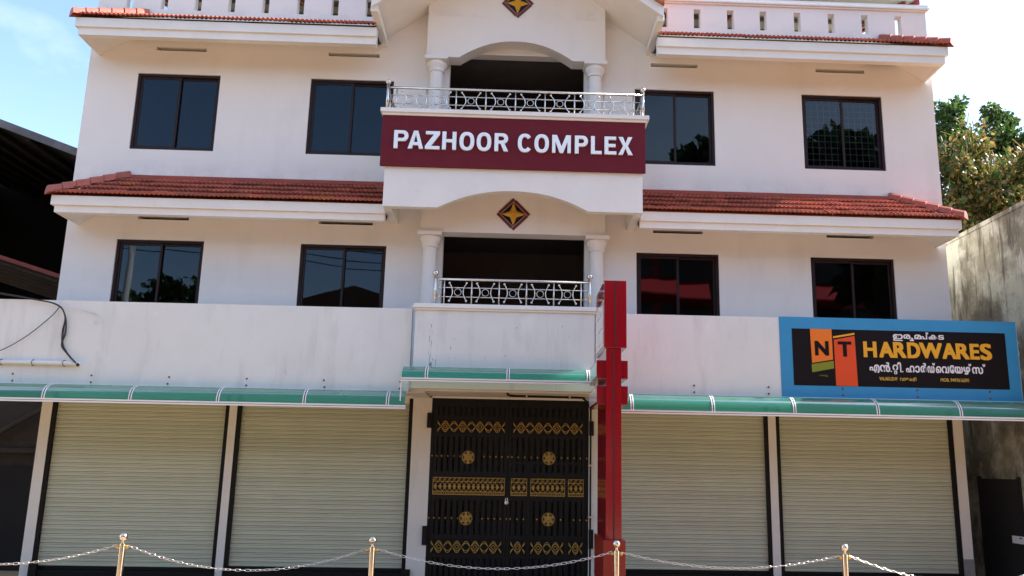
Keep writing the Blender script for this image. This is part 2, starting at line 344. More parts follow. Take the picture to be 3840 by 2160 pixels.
# glass doors at the back of the upper porch
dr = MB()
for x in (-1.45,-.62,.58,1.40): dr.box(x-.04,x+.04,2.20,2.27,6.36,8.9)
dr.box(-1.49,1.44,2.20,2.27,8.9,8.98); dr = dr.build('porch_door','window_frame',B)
for a,b in ((-1.41,-.66),(-.58,.54),(.62,1.36)): MB().box(a,b,2.235,2.245,6.36,8.9).build('pane','window_glass',dr)

# windows
def window(a, b, z0, z1, grille=False):
    f = MB(); t = .045
    f.box(a,a+t,.03,.13,z0,z1); f.box(b-t,b,.03,.13,z0,z1); f.box(a+t,b-t,.03,.13,z1-t,z1); f.box(a+t,b-t,.03,.13,z0,z0+t)
    f = f.build('window','window_frame',B); m = (a+b)/2
    for k,(p,q,y) in enumerate(((a+t,m+.03,.055),(m-.03,b-t,.088))):
        s = MB(); u = .042
        s.box(p,p+u,y,y+.03,z0+t,z1-t); s.box(q-u,q,y,y+.03,z0+t,z1-t); s.box(p+u,q-u,y,y+.03,z1-t-u,z1-t); s.box(p+u,q-u,y,y+.03,z0+t,z0+t+u)
        s.build('sash','window_frame',f)
        tl = random.uniform(-.004,.004); tz = random.uniform(-.003,.003); yy = y+.013
        MB().add([(p+u,yy+tl,z0+t+u),(q-u,yy-tl,z0+t+u),(q-u,yy-tl+tz,z1-t-u),(p+u,yy+tl+tz,z1-t-u)],[(0,1,2,3)]).build('pane','window_glass',f)
    if grille:
        g = MB()
        for i in range(1,13): x = a+(b-a)*i/13; g.box(x-.006,x+.006,.170,.178,z0,z1)
        for i in range(1,12): z = z0+(z1-z0)*i/12; g.box(a,b,.178,.186,z-.006,z+.006)
        g.build('grille','pvc',f)
for i,(a,b) in enumerate(WU): window(a,b,7.27,8.72,i == 3)
for i,(a,b) in enumerate(WL): window(a,b,4.16,5.62)

# ground floor pillars and shutters
def pillar(x0, x1, z0=0, z1=3.06, y1=.35): return MB().box(x0,x1,0,y1,z0,z1).build('pillar','pillar_paint',B)
pillar(BX0,-7.58); pillar(-4.68,-4.555); pillar(4.37,4.50); pillar(7.56,7.73)
pillar(-1.64,-1.325); pillar(1.32,1.50); pillar(1.5,1.72,y1=.3)
for a,b in ((-7.58,-1.64),(1.72,7.56)): MB().box(a,b,.02,.30,2.90,3.06).build('lintel','pillar_paint',B)
for a,b,z in ((-7.58,-4.68,.155),(-4.555,-1.64,.185),(1.72,4.37,.225),(4.50,7.56,.225)): MB().box(a,b,-.02,.3,0,z).build('plinth','black_paint',B)
for a,b,z in ((-7.585,-7.46,.28),(-1.70,-1.56,.24)): MB().box(a,b,-.06,-.021,0,z).build('guide_shoe','black_paint',B)
MB().box(7.555,7.735,-.006,-.001,0,.52).build('cement_patch','cement',B)
SP = .0705
def slat_mesh(x0, x1):
    p = [(.024,0),(.011,.0022),(.009,.012),(.0085,.022),(.009,.032),(.011,.0425),(.024,.0435),(.024,.0465),(.011,.0475),(.010,.056),(.011,.0665),(.024,.0675),(.040,.0695),(.040,0)]
    return MB().prism_x([(y+.06,z) for y,z in p], x0, x1)
def shutter(x0, x1, zb, lab):
    g = MB(); g.box(x0-.062,x0,.01,.13,zb,2.98); g.box(x1,x1+.062,.01,.13,zb,2.98); g.box(x0,x1,.055,.125,zb,zb+.05)
    g = tag(g.build('roller_shutter','black_paint',B), lab)
    first = None; k = 0; z = zb+.051
    while z < 2.93:
        if first is None: first = slat_mesh(x0,x1).build('slat','shutter',g,origin=((x0+x1)/2,.08,0)); first.location.z += z; W0[first.name] = Vector(((x0+x1)/2,.08,z))
        else: shared('slat', first, ((x0+x1)/2, .08, z), g)
        z += SP
shutter(-7.52,-4.745,.16,None); shutter(-4.49,-1.705,.19,None); shutter(1.785,4.31,.23,None); shutter(4.565,7.495,.23,None)

# tiled canopies
def canopy(x0, x1, zb, zs, zt, hip, zr, rows, ochre=(), dirty=False):
    """x0..x1 of the lower band; hip='L' or 'R' is the free end, the other end butts the centre bay"""
    s = MB(); yl, yu = -.77, -.81; e = .05
    xa, xb = (x0-e, x1) if hip == 'L' else (x0, x1+e)
    s.box(x0,x1,yl,yl+.13,zb,zs); s.box(xa,xb,yu,yl+.13,zs+.002,zt)
    ee = .045; yi = yl+.13
    if hip == 'L': s.box(x0,x0+ee,yi,-.001,zb,zs); s.box(xa,x0+ee,yi,-.001,zs+.002,zt)
    else: s.box(x1-ee,x1,yi,-.001,zb,zs); s.box(x1-ee,xb,yi,-.001,zs+.002,zt)
    zq = zb+.012; dz = .42; rn = -.001-yi                     # soffit slopes up to the wall, hipped at the free end
    if hip == 'L': A_,B_,C_,D_,E_ = (x0+ee,yi,zq),(x1,yi,zq),(x1,-.001,zq+dz),(x0+ee+rn,-.001,zq+dz),(x0+ee,-.001,zq)
    else: A_,B_,C_,D_,E_ = (x1-ee,yi,zq),(x0,yi,zq),(x0,-.001,zq+dz),(x1-ee-rn,-.001,zq+dz),(x1-ee,-.001,zq)
    s.add([A_,B_,C_,D_,E_],[(0,1,2,3),(0,3,4)])
    sl = s.build('canopy_slab','trim_paint',B)
    # bedding under the tiles and hipped end
    ye = -.85; run = .85; xo = xa-.045 if hip == 'L' else xb+.045; xi = xo+run if hip == 'L' else xo-run
    far = x1 if hip == 'L' else x0; za = zt+.012
    if hip == 'L': vs = [(xo+.03,ye+.03,za),(far,ye+.03,za),(far,-.002,zr-.03),(xi,-.002,zr-.03),(xo+.03,-.002,za)]
    else: vs = [(far,ye+.03,za),(xo-.03,ye+.03,za),(xi,-.002,zr-.03),(far,-.002,zr-.03),(xo-.03,-.002,za)]
    bd = MB()
    if hip == 'L': bd.add(vs,[(0,1,2,3),(0,3,4),(0,4,2,1)])
    else: bd.add(vs,[(0,1,2,3),(1,4,2),(0,3,4,1)])
    bd.build('tile_bedding','mortar_dirty' if dirty else 'mortar',sl)
    if not dirty:
        MB().prism_x([(-.075,zr+.045),(-.075,zr-.02),(0.0,zr-.02),(0.0,zr+.06)], min(xi,far), max(xi,far)).build('flashing','mortar',sl)
    # tiles
    n = 26; tw = .225; L = math.hypot(run, zr-za); ry, rz = run/L, (zr-za)/L; step = (L-.05)/4; tl = step+.05
    def tile():
        m = MB(); ns = 18; vs = []; h = lambda t: .021*(.5+.5*math.sin(2*math.pi*3*t))**2
        for j,(d,lift) in enumerate(((0,.052),(.03,.050),(tl,-.002))):
            for i in range(ns+1):
                t = i/ns; vs.append(((t-.5)*tw*1.01, d*ry-(lift+h(t))*rz, d*rz+(lift+h(t))*ry))
        for i in range(ns+1):
            t = i/ns; vs.append(((t-.5)*tw*1.01, 0-(.022+h(t)*.9)*rz, (.022+h(t)*.9)*ry))
        fs = []; N = ns+1
        for j in range(2):
            for i in range(ns): fs.append((j*N+i,j*N+i+1,(j+1)*N+i+1,(j+1)*N+i))
        for i in range(ns): fs.append((3*N+i,3*N+i+1,i+1,i))
        return m.add(vs, fs)
    proto = None; proto2 = None
    for r in range(rows):
        d = r*step; y = ye+d*ry; z = za+d*rz
        k = 0; x = far-tw/2 if hip == 'L' else far+tw/2
        while True:
            lim = xo+d*ry+.02
            if hip == 'L' and x-tw*.25 < lim: break
            if hip == 'R' and x+tw*.25 > xo-d*ry-.02: break
            o = (x, y+random.uniform(-.006,.006), z+random.uniform(-.002,.003))
            if (r,k) in ochre:
                if proto2 is None:
                    proto2 = tile().build('roof_tile','tile_ochre',sl,origin=(0,0,0)); q = proto2
                else: q = shared('roof_tile', proto2, o, sl)
            elif proto is None: proto = tile().build('roof_tile','tile',sl,origin=(0,0,0)); q = proto
            else: q = shared('roof_tile', proto, o, sl)
            q.location = Vector(o)-W0[sl.name]; q.rotation_euler = (random.uniform(-.02,.02), 0, random.uniform(-.02,.02))
            x += -tw if hip == 'L' else tw; k += 1
    # hip capping tiles
    sx = 1 if hip == 'L' else -1; a = Vector((xo-.01*sx, ye-.02, za+.045)); b_ = Vector((xi+.02*sx, -.02, zr+.055)); ns = 6
    d = (b_-a)/ns; side = Vector((-d.y, d.x, 0)).normalized(); upv = Vector((0,0,1))
    for i in range(ns):
        p = a+d*i; q = p+d*1.08; m = MB(); vs = []
        for c, hgt, wd in ((p,.030,.115),(q,.012,.095)):
            for u,v in ((-1,-.075),(-.72,.02),(-.3,.055),(.3,.055),(.72,.02),(1,-.075)): vs.append(c+side*u*wd+upv*(v+hgt))
        m.add(vs, [(j,j+1,j+7,j+6) for j in range(5)]+[(5,4,3,2,1,0),(6,7,8,9,10,11)])
        m.build('hip_tile','tile',sl)
    return sl
canopy(-7.58,-2.18,5.85,5.965,6.125,'L',6.72,4,{(2,19),(0,4),(0,5),(1,4)})
canopy(2.095,7.53,5.85,5.965,6.125,'R',6.72,4,{(2,13),(3,11)})
canopy(-7.60,-2.50,9.03,9.165,9.33,'L',9.84,2,(),True)
canopy(2.42,7.56,9.03,9.165,9.33,'R',9.84,2,(),True)

# terrace parapet with slots
sx = [-7.24,-6.61,-6.00,-5.39,-4.77,-4.13,-3.50,-2.87, 2.63,3.25,3.88,4.50,5.15,5.80,6.44,7.08]
wall_with_holes(MB(), BX0+.02, BX1-.02, 9.981, 10.47, .003, .16, [(x,x+.128,9.985,10.375) for x in sx]).build('terrace_parapet','wall_paint',B)
m = MB(); m.box(BX0-.02,BX1+.01,-.03,.19,10.472,10.50); m.box(BX0-.05,BX1+.04,-.06,.22,10.502,10.53); m.box(BX0-.03,BX1+.02,-.04,.2,10.532,10.60)
m.build('parapet_coping','trim_paint',B)
# terrace shelter roof
rf = MB(); rf.add([(-7.70,.45,10.98),(7.72,.45,10.98),(7.72,5,12.4),(-7.70,5,12.4),(-7.70,.45,11.0),(7.72,.45,11.0),(7.72,5,12.42),(-7.70,5,12.42)],[(0,3,2,1),(4,5,6,7),(0,1,5,4),(1,2,6,5),(3,0,4,7)])
rf.add([(-7.70,5,12.4),(7.72,5,12.4),(7.72,9,11.2),(-7.70,9,11.2)],[(0,3,2,1)])
rf = rf.build('terrace_roof','roof_sheet',B)
for x in (-7.6,-4.6,-1.6,1.5,4.5,7.55):
    MB().tube([(x,.6,9.5),(x,.6,10.99)],.04,8).build('roof_post','pvc',rf)
    MB().prism_x([(.5,10.90),(5,12.3),(5,12.38),(.5,10.98)],x-.03,x+.03).build('rafter','red_steel',rf)
for k in range(4):
    y = 1.1+k*1.15; z = 10.98+(y-.45)*1.42/4.55; MB().box(-7.7,7.9,y-.03,y+.03,z-.075,z-.005).build('purlin','shed_edge',rf)
MB().prism_x([(.40,10.88),(5,12.32),(5,12.46),(.40,11.02)],7.74,7.80).build('barge_board','red_steel',rf)
MB().prism_x([(.40,10.88),(5,12.32),(5,12.46),(.40,11.02)],-7.78,-7.72).build('barge_board','red_steel',rf)

# gable over the balcony
gx0, gx1, gz = -2.52, 2.44, 9.45; gc = (gx0+gx1)/2; gs = .70; ga = gz+gs*(gx1-gc)
g = MB()
def chev(o0, o1, y0, y1, mi=0):            # band between two chevrons offset vertically
    for sgn, xe in ((-1,gx0),(1,gx1)):
        P = [(xe,gz+o0),(gc,ga+o0),(gc,ga+o1),(xe,gz+o1)]
        if sgn > 0: P = P[::-1]
        g.prism(P, y0, y1, mi)
chev(.06,.16,-1.25,-.001)
g.build('gable_roof','trim_paint',B)
g = MB()
chev(-.02,.17,-1.33,-1.252)
g.box(gx0-.02,gx0+.10,-1.252,-.001,gz-.06,gz+.058); g.box(gx1-.10,gx1+.02,-1.252,-.001,gz-.06,gz+.058)
g.build('gable_fascia','trim_paint',B)
g = MB(); chev(.175,.30,-1.40,.0); g.build('gable_tiles','tile_ochre',B)
# upper star wall with its arch, lower star beam
def arch(xa, xb, zs, za, n=28):
    out = []
    for i in range(n+1):
        t = i/n; x = xa+(xb-xa)*t; u = 2*t-1; out.append((x, zs+(za-zs)*(1-abs(u)**2.15)))
    return out
P = [(-1.67,9.08)]+arch(-1.085,.96,9.08,9.425)+[(1.55,9.08),(1.55,gz+.058+gs*(gx1-1.55)),(gc,ga+.058),(-1.67,gz+.058+gs*(-1.67-gx0))]
MB().prism(P,-.30,.02).build('star_wall','wall_paint',B)
MB().box(-1.62,1.55,-.30,.02,5.82,6.60).build('star_beam','wall_paint',B)
def column(cx, z0, z1):
    c = MB(); r = .122; cy = -.165
    c.lathe([(r,z0),(r*.97,z1-.30),(r*.97,z1-.265),(r*1.16,z1-.255),(r*1.20,z1-.235),(r*1.10,z1-.215),(r*1.12,z1-.20),(r*1.45,z1-.14),(r*1.50,z1-.10),(r*1.42,z1-.072),(r*1.42,z1-.07)],cx,cy,28)
    o = c.build('column','column_paint',B,smooth=True); smooth_by_angle(o)
    bevel(MB().box(cx-.207,cx+.207,cy-.207,cy+.16,z1-.068,z1-.002).build('abacus','column_paint',o),.006)
column(-1.465,4.28,5.82); column(1.42,4.28,5.82); column(-1.487,7.2,9.08); column(1.375,7.2,9.08)

# star ornaments
def ornament(cx, cz, s):
    y = -.30
    base = MB().prism([(cx,cz-.21*s),(cx+.21*s,cz),(cx,cz+.21*s),(cx-.21*s,cz)], y-.006, y-.0005).build('star_ornament','black_diamond',B)
    for ang in (45,135,225,315):
        a = R(ang); ux, uz = math.cos(a), math.sin(a); tx, tz = -uz, ux; d = .182*s; w_ = .024*s; l0, l1 = -.195*s, .150*s
        q = [(cx+ux*(d-w_)+tx*l0, cz+uz*(d-w_)+tz*l0),(cx+ux*(d+w_)+tx*l0, cz+uz*(d+w_)+tz*l0),(cx+ux*(d+w_)+tx*l1, cz+uz*(d+w_)+tz*l1),(cx+ux*(d-w_)+tx*l1, cz+uz*(d-w_)+tz*l1)]
        MB().prism(q, y-.012, y-.0005).build('bar','maroon_bar',base)
    vs = [(cx,y-.06,cz)]
    for k in range(8):
        a = math.pi*k/4+math.pi/2; r = .2*s if k%2 == 0 else .078*s; vs.append((cx+r*math.cos(a), y-.0065, cz+r*math.sin(a)))
    MB().add(vs, [(0,1+(k+1)%8,1+k) for k in range(8)]).build('star','star_gold',base)
ornament(-.04,6.165,1.03); ornament(-.055,10.18,1.03)

# upper balcony
P = [(-2.18,6.02)]+arch(-1.285,1.195,6.02,6.335)+[(2.095,6.02),(2.095,7.58),(-2.18,7.58)]
b = MB().prism(P,-1.05,-.92); b.box(-2.18,-2.05,-.92,-.001,6.02,7.58); b.box(1.965,2.095,-.92,-.001,6.02,7.58); b.box(-2.05,1.965,-.92,-.31,6.64,6.80)
b.build('balcony','trim_paint',B)
b = MB(); b.box(-2.25,2.165,-1.13,-.90,7.582,7.625); b.box(-2.285,2.20,-1.165,-.88,7.627,7.695)
b.box(-2.25,-2.02,-.90,-.001,7.582,7.625); b.box(-2.285,-2.0,-.88,-.001,7.627,7.695); b.box(1.935,2.165,-.90,-.001,7.582,7.625); b.box(1.915,2.2,-.88,-.001,7.627,7.695)
b.build('balcony_cornice','trim_paint',B)
# lower parapet band, slab and centre box
b = MB(); b.box(-9.6,-1.60,-1.10,-.98,3.0,4.315); b.box(1.32,8.165,-1.10,-.98,3.0,4.315)
b.build('parapet_band','parapet_paint',B)
b = MB(); b.box(-9.6,8.165,-.98,-.001,3.03,3.16); b.box(-1.60,1.32,-1.08,-.98,3.06,3.16); b.build('porch_slab','pillar_paint',B)
b = MB(); b.box(-1.54,1.29,-1.20,-1.085,3.05,4.28); b.box(-1.54,-1.40,-1.085,-.95,3.161,4.28); b.box(1.15,1.29,-1.085,-.95,3.161,4.28); b.build('centre_parapet','parapet_paint',B)
b = MB(); b.box(-1.56,1.31,-1.225,-.94,4.282,4.315); b.box(-1.585,1.335,-1.25,-.93,4.317,4.35); b.box(-1.57,1.32,-1.235,-.935,4.352,4.385); b.build('parapet_cornice','trim_paint',B)
b = MB(); b.box(-1.62,-1.36,-.98,-.001,2.995,3.028); b.box(1.33,1.6,-.98,-.001,2.995,3.028); b.build('bracket_beam','pillar_paint',B)
rs_ = random.Random(4); sc = MB()
for k in range(16):
    x = -1.27+rs_.gauss(0,.035)-.0*k; z = 4.10-rs_.random()*.72; l = rs_.uniform(.03,.16); sc.prism([(x,z-l),(x+.004,z-l),(x+.004+rs_.gauss(0,.006),z),(x+rs_.gauss(0,.006),z)],-1.2012,-1.2004)
for k in range(10):
    x = rs_.uniform(-1.0,1.0); z = rs_.uniform(3.5,4.2); l = rs_.uniform(.01,.05); sc.prism([(x,z-l),(x+.005,z-l),(x+.005+rs_.gauss(0,.008),z),(x+rs_.gauss(0,.008),z)],-1.2012,-1.2004)
tag(sc.build('scuff_marks','scuff',B),kind='stuff')
# side sunshade on the right flank and plaster mouldings
b = MB(); b.box(7.701,8.02,.4,1.2,9.28,9.46); b.box(7.701,7.95,.4,1.2,9.46,10.2); b.build('flank_canopy','trim_paint',B)

# railings
def railing(x0, x1, z0, y, bals, ends):
    h = .42
    r = MB(); r.tube([(x0,y,z0+h),(x1,y,z0+h)],.021,10)
    if ends:
        for xx in (x0,x1): r.tube([(xx,y,z0+h-.01),(xx,-.02,z0+h-.01)],.02,8)
    r = r.build('balcony_railing','steel',B,smooth=True)
    ball = None
    def sph(c, rad, nm='ball'):
        return MB().sphere(c, rad, 12, 8).build(nm,'steel',r,smooth=True)
    for xx in (x0,x1):
        MB().tube([(xx,y,z0-.01),(xx,y,z0+h+.055)],.026,12).build('post','steel',r,smooth=True); sph((xx,y,z0+h+.098),.048)
    for zz in (.135,.285):
        MB().tube([(x0+.05,y,z0+zz),(x1-.05,y,z0+zz)],.009,8).build('mid_rail','steel',r,smooth=True)
        if not ends: sph((x0+.07,y,z0+zz),.022); sph((x1-.07,y,z0+zz),.022)
        else:
            for xx in (x0,x1): MB().tube([(xx,y+.03,z0+zz),(xx,-.02,z0+zz)],.009,8).build('mid_rail','steel',r,smooth=True)
    p = None
    for bx in bals:
        if p is None: p = MB().tube([(bx,y,z0-.01),(bx,y,z0+h-.01)],.0125,8).build('baluster','steel',r,smooth=True)
        else: shared('baluster', p, (bx,y,z0-.01), r)
    if ends:
        for xx in (x0,x1):
            for yy in (-.75,-.45,-.15): shared('baluster', p, (xx,yy,z0-.01), r)
    arcs = {}; ring = None; bl = None
    for q in range(len(bals)-1):
        cx = (bals[q]+bals[q+1])/2; wd = bals[q+1]-bals[q]
        for sgn in (-1,1):
            pts = [(cx+sgn*(wd*.31-(wd*.31-.085)*math.cos(math.pi/2*u)), y-.022, z0+.21+.145*u) for u in [i/6-1 for i in range(13)]]
            MB().tube(pts,.0085,7).build('arc','steel',r,smooth=True)
            for e in (0,-1):
                if bl is None: bl = MB().sphere((0,0,0),.019,10,6).build('ball','steel',r,origin=(0,0,0),smooth=True); bl.location = Vector(pts[e])-W0[r.name]
                else: shared('ball', bl, pts[e], r)
        pts = [(cx+.055*math.cos(2*math.pi*i/20), y-.012, z0+.21+.055*math.sin(2*math.pi*i/20)) for i in range(20)]
        MB().tube(pts,.006,6,closed=True).build('ring','steel',r,smooth=True)
railing(-2.20,2.115,7.695,-1.03,[-2.05+i*.5 for i in range(9)],True)
railing(-1.255,1.22,4.385,-1.12,[-1.11+i*.4378 for i in range(6)],False)

# ------------------------------------------------------------------ name sign on the balcony
S_ = thing('name_sign', (-.06,-1.11,6.69), 'maroon sign with raised white letters PAZHOOR COMPLEX across the upper balcony', 'sign')
bevel(MB().box(-2.255,2.14,-1.112,-1.052,6.70,7.581).build('panel','maroon_panel',S_),.004)
LET = [('P',150,285),('A',283,427),('Z',443,580),('H',603,735),('O',765,905),('O',927,1065),('R',1095,1225),('C',1315,1450),('O',1472,1610),('M',1640,1817),('P',1855,1980),('L',2008,2110),('E',2137,2250),('X',2268,2405)]
def block_letter(ch, x0, w, z0, h, yf, yb):
    t, th = .064, .053; m = MB(); P = lambda pts: m.prism([(x0+x, z0+z) for x,z in pts], yf, yb)
    def strip(out, inn):                     # solid band between two outlines, outer first
        for i in range(len(out)-1): P([out[i], inn[i], inn[i+1], out[i+1]])
    def oval(rx, rz, a0, a1, n=24, e=.86):
        r = []
        for i in range(n+1):
            a_ = R(a0+(a1-a0)*i/n); c_, s_ = math.cos(a_), math.sin(a_)
            r.append((w/2+rx*math.copysign(abs(c_)**e, c_), h/2+rz*math.copysign(abs(s_)**e, s_)))
        return r
    def bowl(top, bot, xr):
        def path(ins):
            zt, zb, xe = top-ins*th, bot+ins*th, xr-ins*t; rz = (zt-zb)/2; zc = (zt+zb)/2; rx = min(.085-ins*.045, xe-t-.01)
            return [(t,zt)]+[(xe-rx+rx*math.sin(u), zc+rz*math.cos(u)) for u in [math.pi*k/14 for k in range(15)]]+[(t,zb)]
        strip(path(0), path(1))
    if ch == 'O': strip(oval(w/2,h/2+.006,0,360), oval(w/2-t,h/2-th+.004,0,360))
    elif ch == 'C':
        strip(oval(w/2,h/2+.006,38,322), oval(w/2-t,h/2-th+.004,38,322))
    elif ch == 'P': P([(0,0),(t,0),(t,h),(0,h)]); bowl(h, h*.40, w)
    elif ch == 'R': P([(0,0),(t,0),(t,h),(0,h)]); bowl(h, h*.42, w-.004); P([(w*.44,h*.42),(w-t*1.12,0),(w,0),(w*.44+t*1.05,h*.42)])
    elif ch == 'A':
        c = w/2; zi = h*.80; t1 = t*1.06; k = (c-t1)/zi; zb = h*.20; za = zb+th*.95
        P([(0,0),(t1,0),(c,zi),(c,h),(c-t*.56,h)]); P([(c,h),(c,zi),(w-t1,0),(w,0),(c+t*.56,h)]); P([(t1+k*zb,zb),(w-t1-k*zb,zb),(w-t1-k*za,za),(t1+k*za,za)])
    elif ch == 'Z': d = w*.40; P([(0,0),(w,0),(w,th),(d,th),(w,h-th*.95),(w,h),(w*.03,h),(w*.03,h-th),(w-d,h-th),(0,th*.95)])
    elif ch == 'H': P([(0,0),(t,0),(t,h*.41),(w-t,h*.41),(w-t,0),(w,0),(w,h),(w-t,h),(w-t,h*.41+th),(t,h*.41+th),(t,h),(0,h)])
    elif ch == 'M': st = t*.86; c = w/2; P([(0,0),(st,0),(st,h-.115),(c-.028,0),(c+.028,0),(w-st,h-.115),(w-st,0),(w,0),(w,h),(w-st*1.42,h),(c,.115),(st*1.42,h),(0,h)])
    elif ch == 'L': P([(0,0),(w,0),(w,th),(t,th),(t,h),(0,h)])
    elif ch == 'E': P([(0,0),(w,0),(w,th),(t,th),(t,h*.42),(w*.93,h*.42),(w*.93,h*.42+th),(t,h*.42+th),(t,h-th),(w*.98,h-th),(w*.98,h),(0,h)])
    elif ch == 'X': c = w/2; g = t*.60; P([(0,0),(t*1.16,0),(c,h*.5-g*1.15),(w-t*1.16,0),(w,0),(c+g,h*.5),(w*.98,h),(w*.98-t*1.16,h),(c,h*.5+g*1.15),(w*.02+t*1.16,h),(w*.02,h),(c-g,h*.5)])
    return m
for ch,a,b_ in LET:
    xa, xb = -2.04+(a-150)*3.96/2255, -2.04+(b_-150)*3.96/2255
    block_letter(ch, xa, xb-xa, 6.992, .312, -1.150, -1.113).build('letter','letter_steel',S_)

# ------------------------------------------------------------------ painted shop sign
T = thing('shop_signboard', (6.2,-1.11,3.0), 'blue bordered black shop board reading NT HARDWARES in yellow', 'sign')
MB().box(4.275,8.155,-1.108,-1.101,3.0,4.33).build('board','sign_blue',T)
y = -1.108
MB().box(4.475,7.96,y-.004,y-.0005,3.23,4.14).build('black_field','sign_black',T)
def flat(name, pts, m, lvl=1): return MB().prism(pts, y-.004-.004*lvl, y-.0005-.004*lvl).build(name, m, T)
flat('orange_block',[(4.78,3.59),(5.12,3.65),(5.12,4.14),(4.77,4.14)],'sign_orange')
flat('green_block',[(4.775,3.44),(5.13,3.51),(5.13,3.63),(4.77,3.57)],'sign_green')
flat('yellow_bar',[(5.14,3.995),(5.49,4.06),(5.49,4.09),(5.14,4.025)],'sign_yellow')
flat('red_block',[(5.15,3.232),(5.50,3.232),(5.49,4.04),(5.15,3.97)],'sign_red')
def put(nm, s, x0, x1, z0, z1, m, dx=0, dz=0, lvl=2): return letter(s,x0,x1,z0,z1,y-.004-.004*lvl,y-.0005-.004*lvl,dx,dz).build(nm,m,T)
put('letter','N',4.835,5.06,3.71,3.945,'sign_black',.014,.010); put('letter','T',5.21,5.43,3.70,3.945,'sign_black',.014,.010)
for ch,a,b_ in [('H',918,1055),('A',1078,1230),('R',1226,1360),('D',1370,1505),('W',1497,1735),('A',1732,1880),('R',1875,2015),('E',2020,2118),('S',2125,2248)]:
    xa, xb = 5.62+(a-918)*2.095/1330, 5.62+(b_-918)*2.095/1330; e = .006 if ch == 'S' else 0
    put('letter',ch,xa,xb,3.70-e,3.955+e,'sign_yellow',.0145,.010)
def ml(spec, m, bold):   # Malayalam glyph runs: (text, x0, x1, z0, z1)
    for s,x0,x1,z0,z1 in spec: put('letter',s,x0,x1,z0,z1,m,bold,bold*.8)
ml([('ഇ',6.115,6.275,3.975,4.085),('ര',6.285,6.40,4.01,4.085),('ു',6.385,6.455,3.975,4.03),('മ',6.465,6.575,4.01,4.085),('പ',6.565,6.675,4.01,4.085),('്',6.655,6.695,4.09,4.125),('ക',6.70,6.845,4.01,4.085),('ട',6.855,6.95,4.01,4.085)],'sign_white',.0042)
ml([('എ',5.70,5.865,3.45,3.585),('ൻ',5.87,6.035,3.47,3.625),('.',6.04,6.06,3.47,3.49),('റ',6.075,6.165,3.50,3.59),('റ',6.095,6.145,3.435,3.495),('ി',6.155,6.215,3.47,3.63),('.',6.225,6.245,3.47,3.49),('ഹ',6.29,6.43,3.47,3.58),('ാ',6.44,6.515,3.47,3.58),('ർ',6.525,6.63,3.47,3.625),('ഡ',6.64,6.755,3.47,3.58),('്',6.725,6.765,3.59,3.63),('െ',6.775,6.865,3.47,3.58),('വ',6.87,6.99,3.47,3.58),('േ',7.0,7.075,3.47,3.60),('യ',7.08,7.215,3.47,3.58),('ഴ',7.225,7.335,3.455,3.58),('്',7.315,7.355,3.59,3.63),('സ',7.365,7.545,3.47,3.58),('്',7.545,7.585,3.585,3.63)],'sign_white',.0042)
put('letter','VALAKUZHY',5.85,6.145,3.333,3.388,'sign_gold',.0015,.0012)
ml([('വ',6.18,6.245,3.335,3.382),('ാ',6.247,6.275,3.335,3.382),('ള',6.28,6.325,3.335,3.382),('ക്ക',6.33,6.385,3.335,3.382),('ഴ',6.39,6.425,3.325,3.385),('ി',6.42,6.447,3.335,3.395)],'sign_gold',.0015)
put('letter','MOB. 9497616391',6.84,7.30,3.333,3.390,'sign_gold',.0015,.0012)
m = MB(); m.stroke([(4.885+.012*i, 3.392+.010*((i*7)%3-1)) for i in range(12)],.006,y-.008,y-.0045); m.stroke([(4.98,3.375),(5.03,3.38)],.005,y-.008,y-.0045); m.build('signature','sign_green',T)

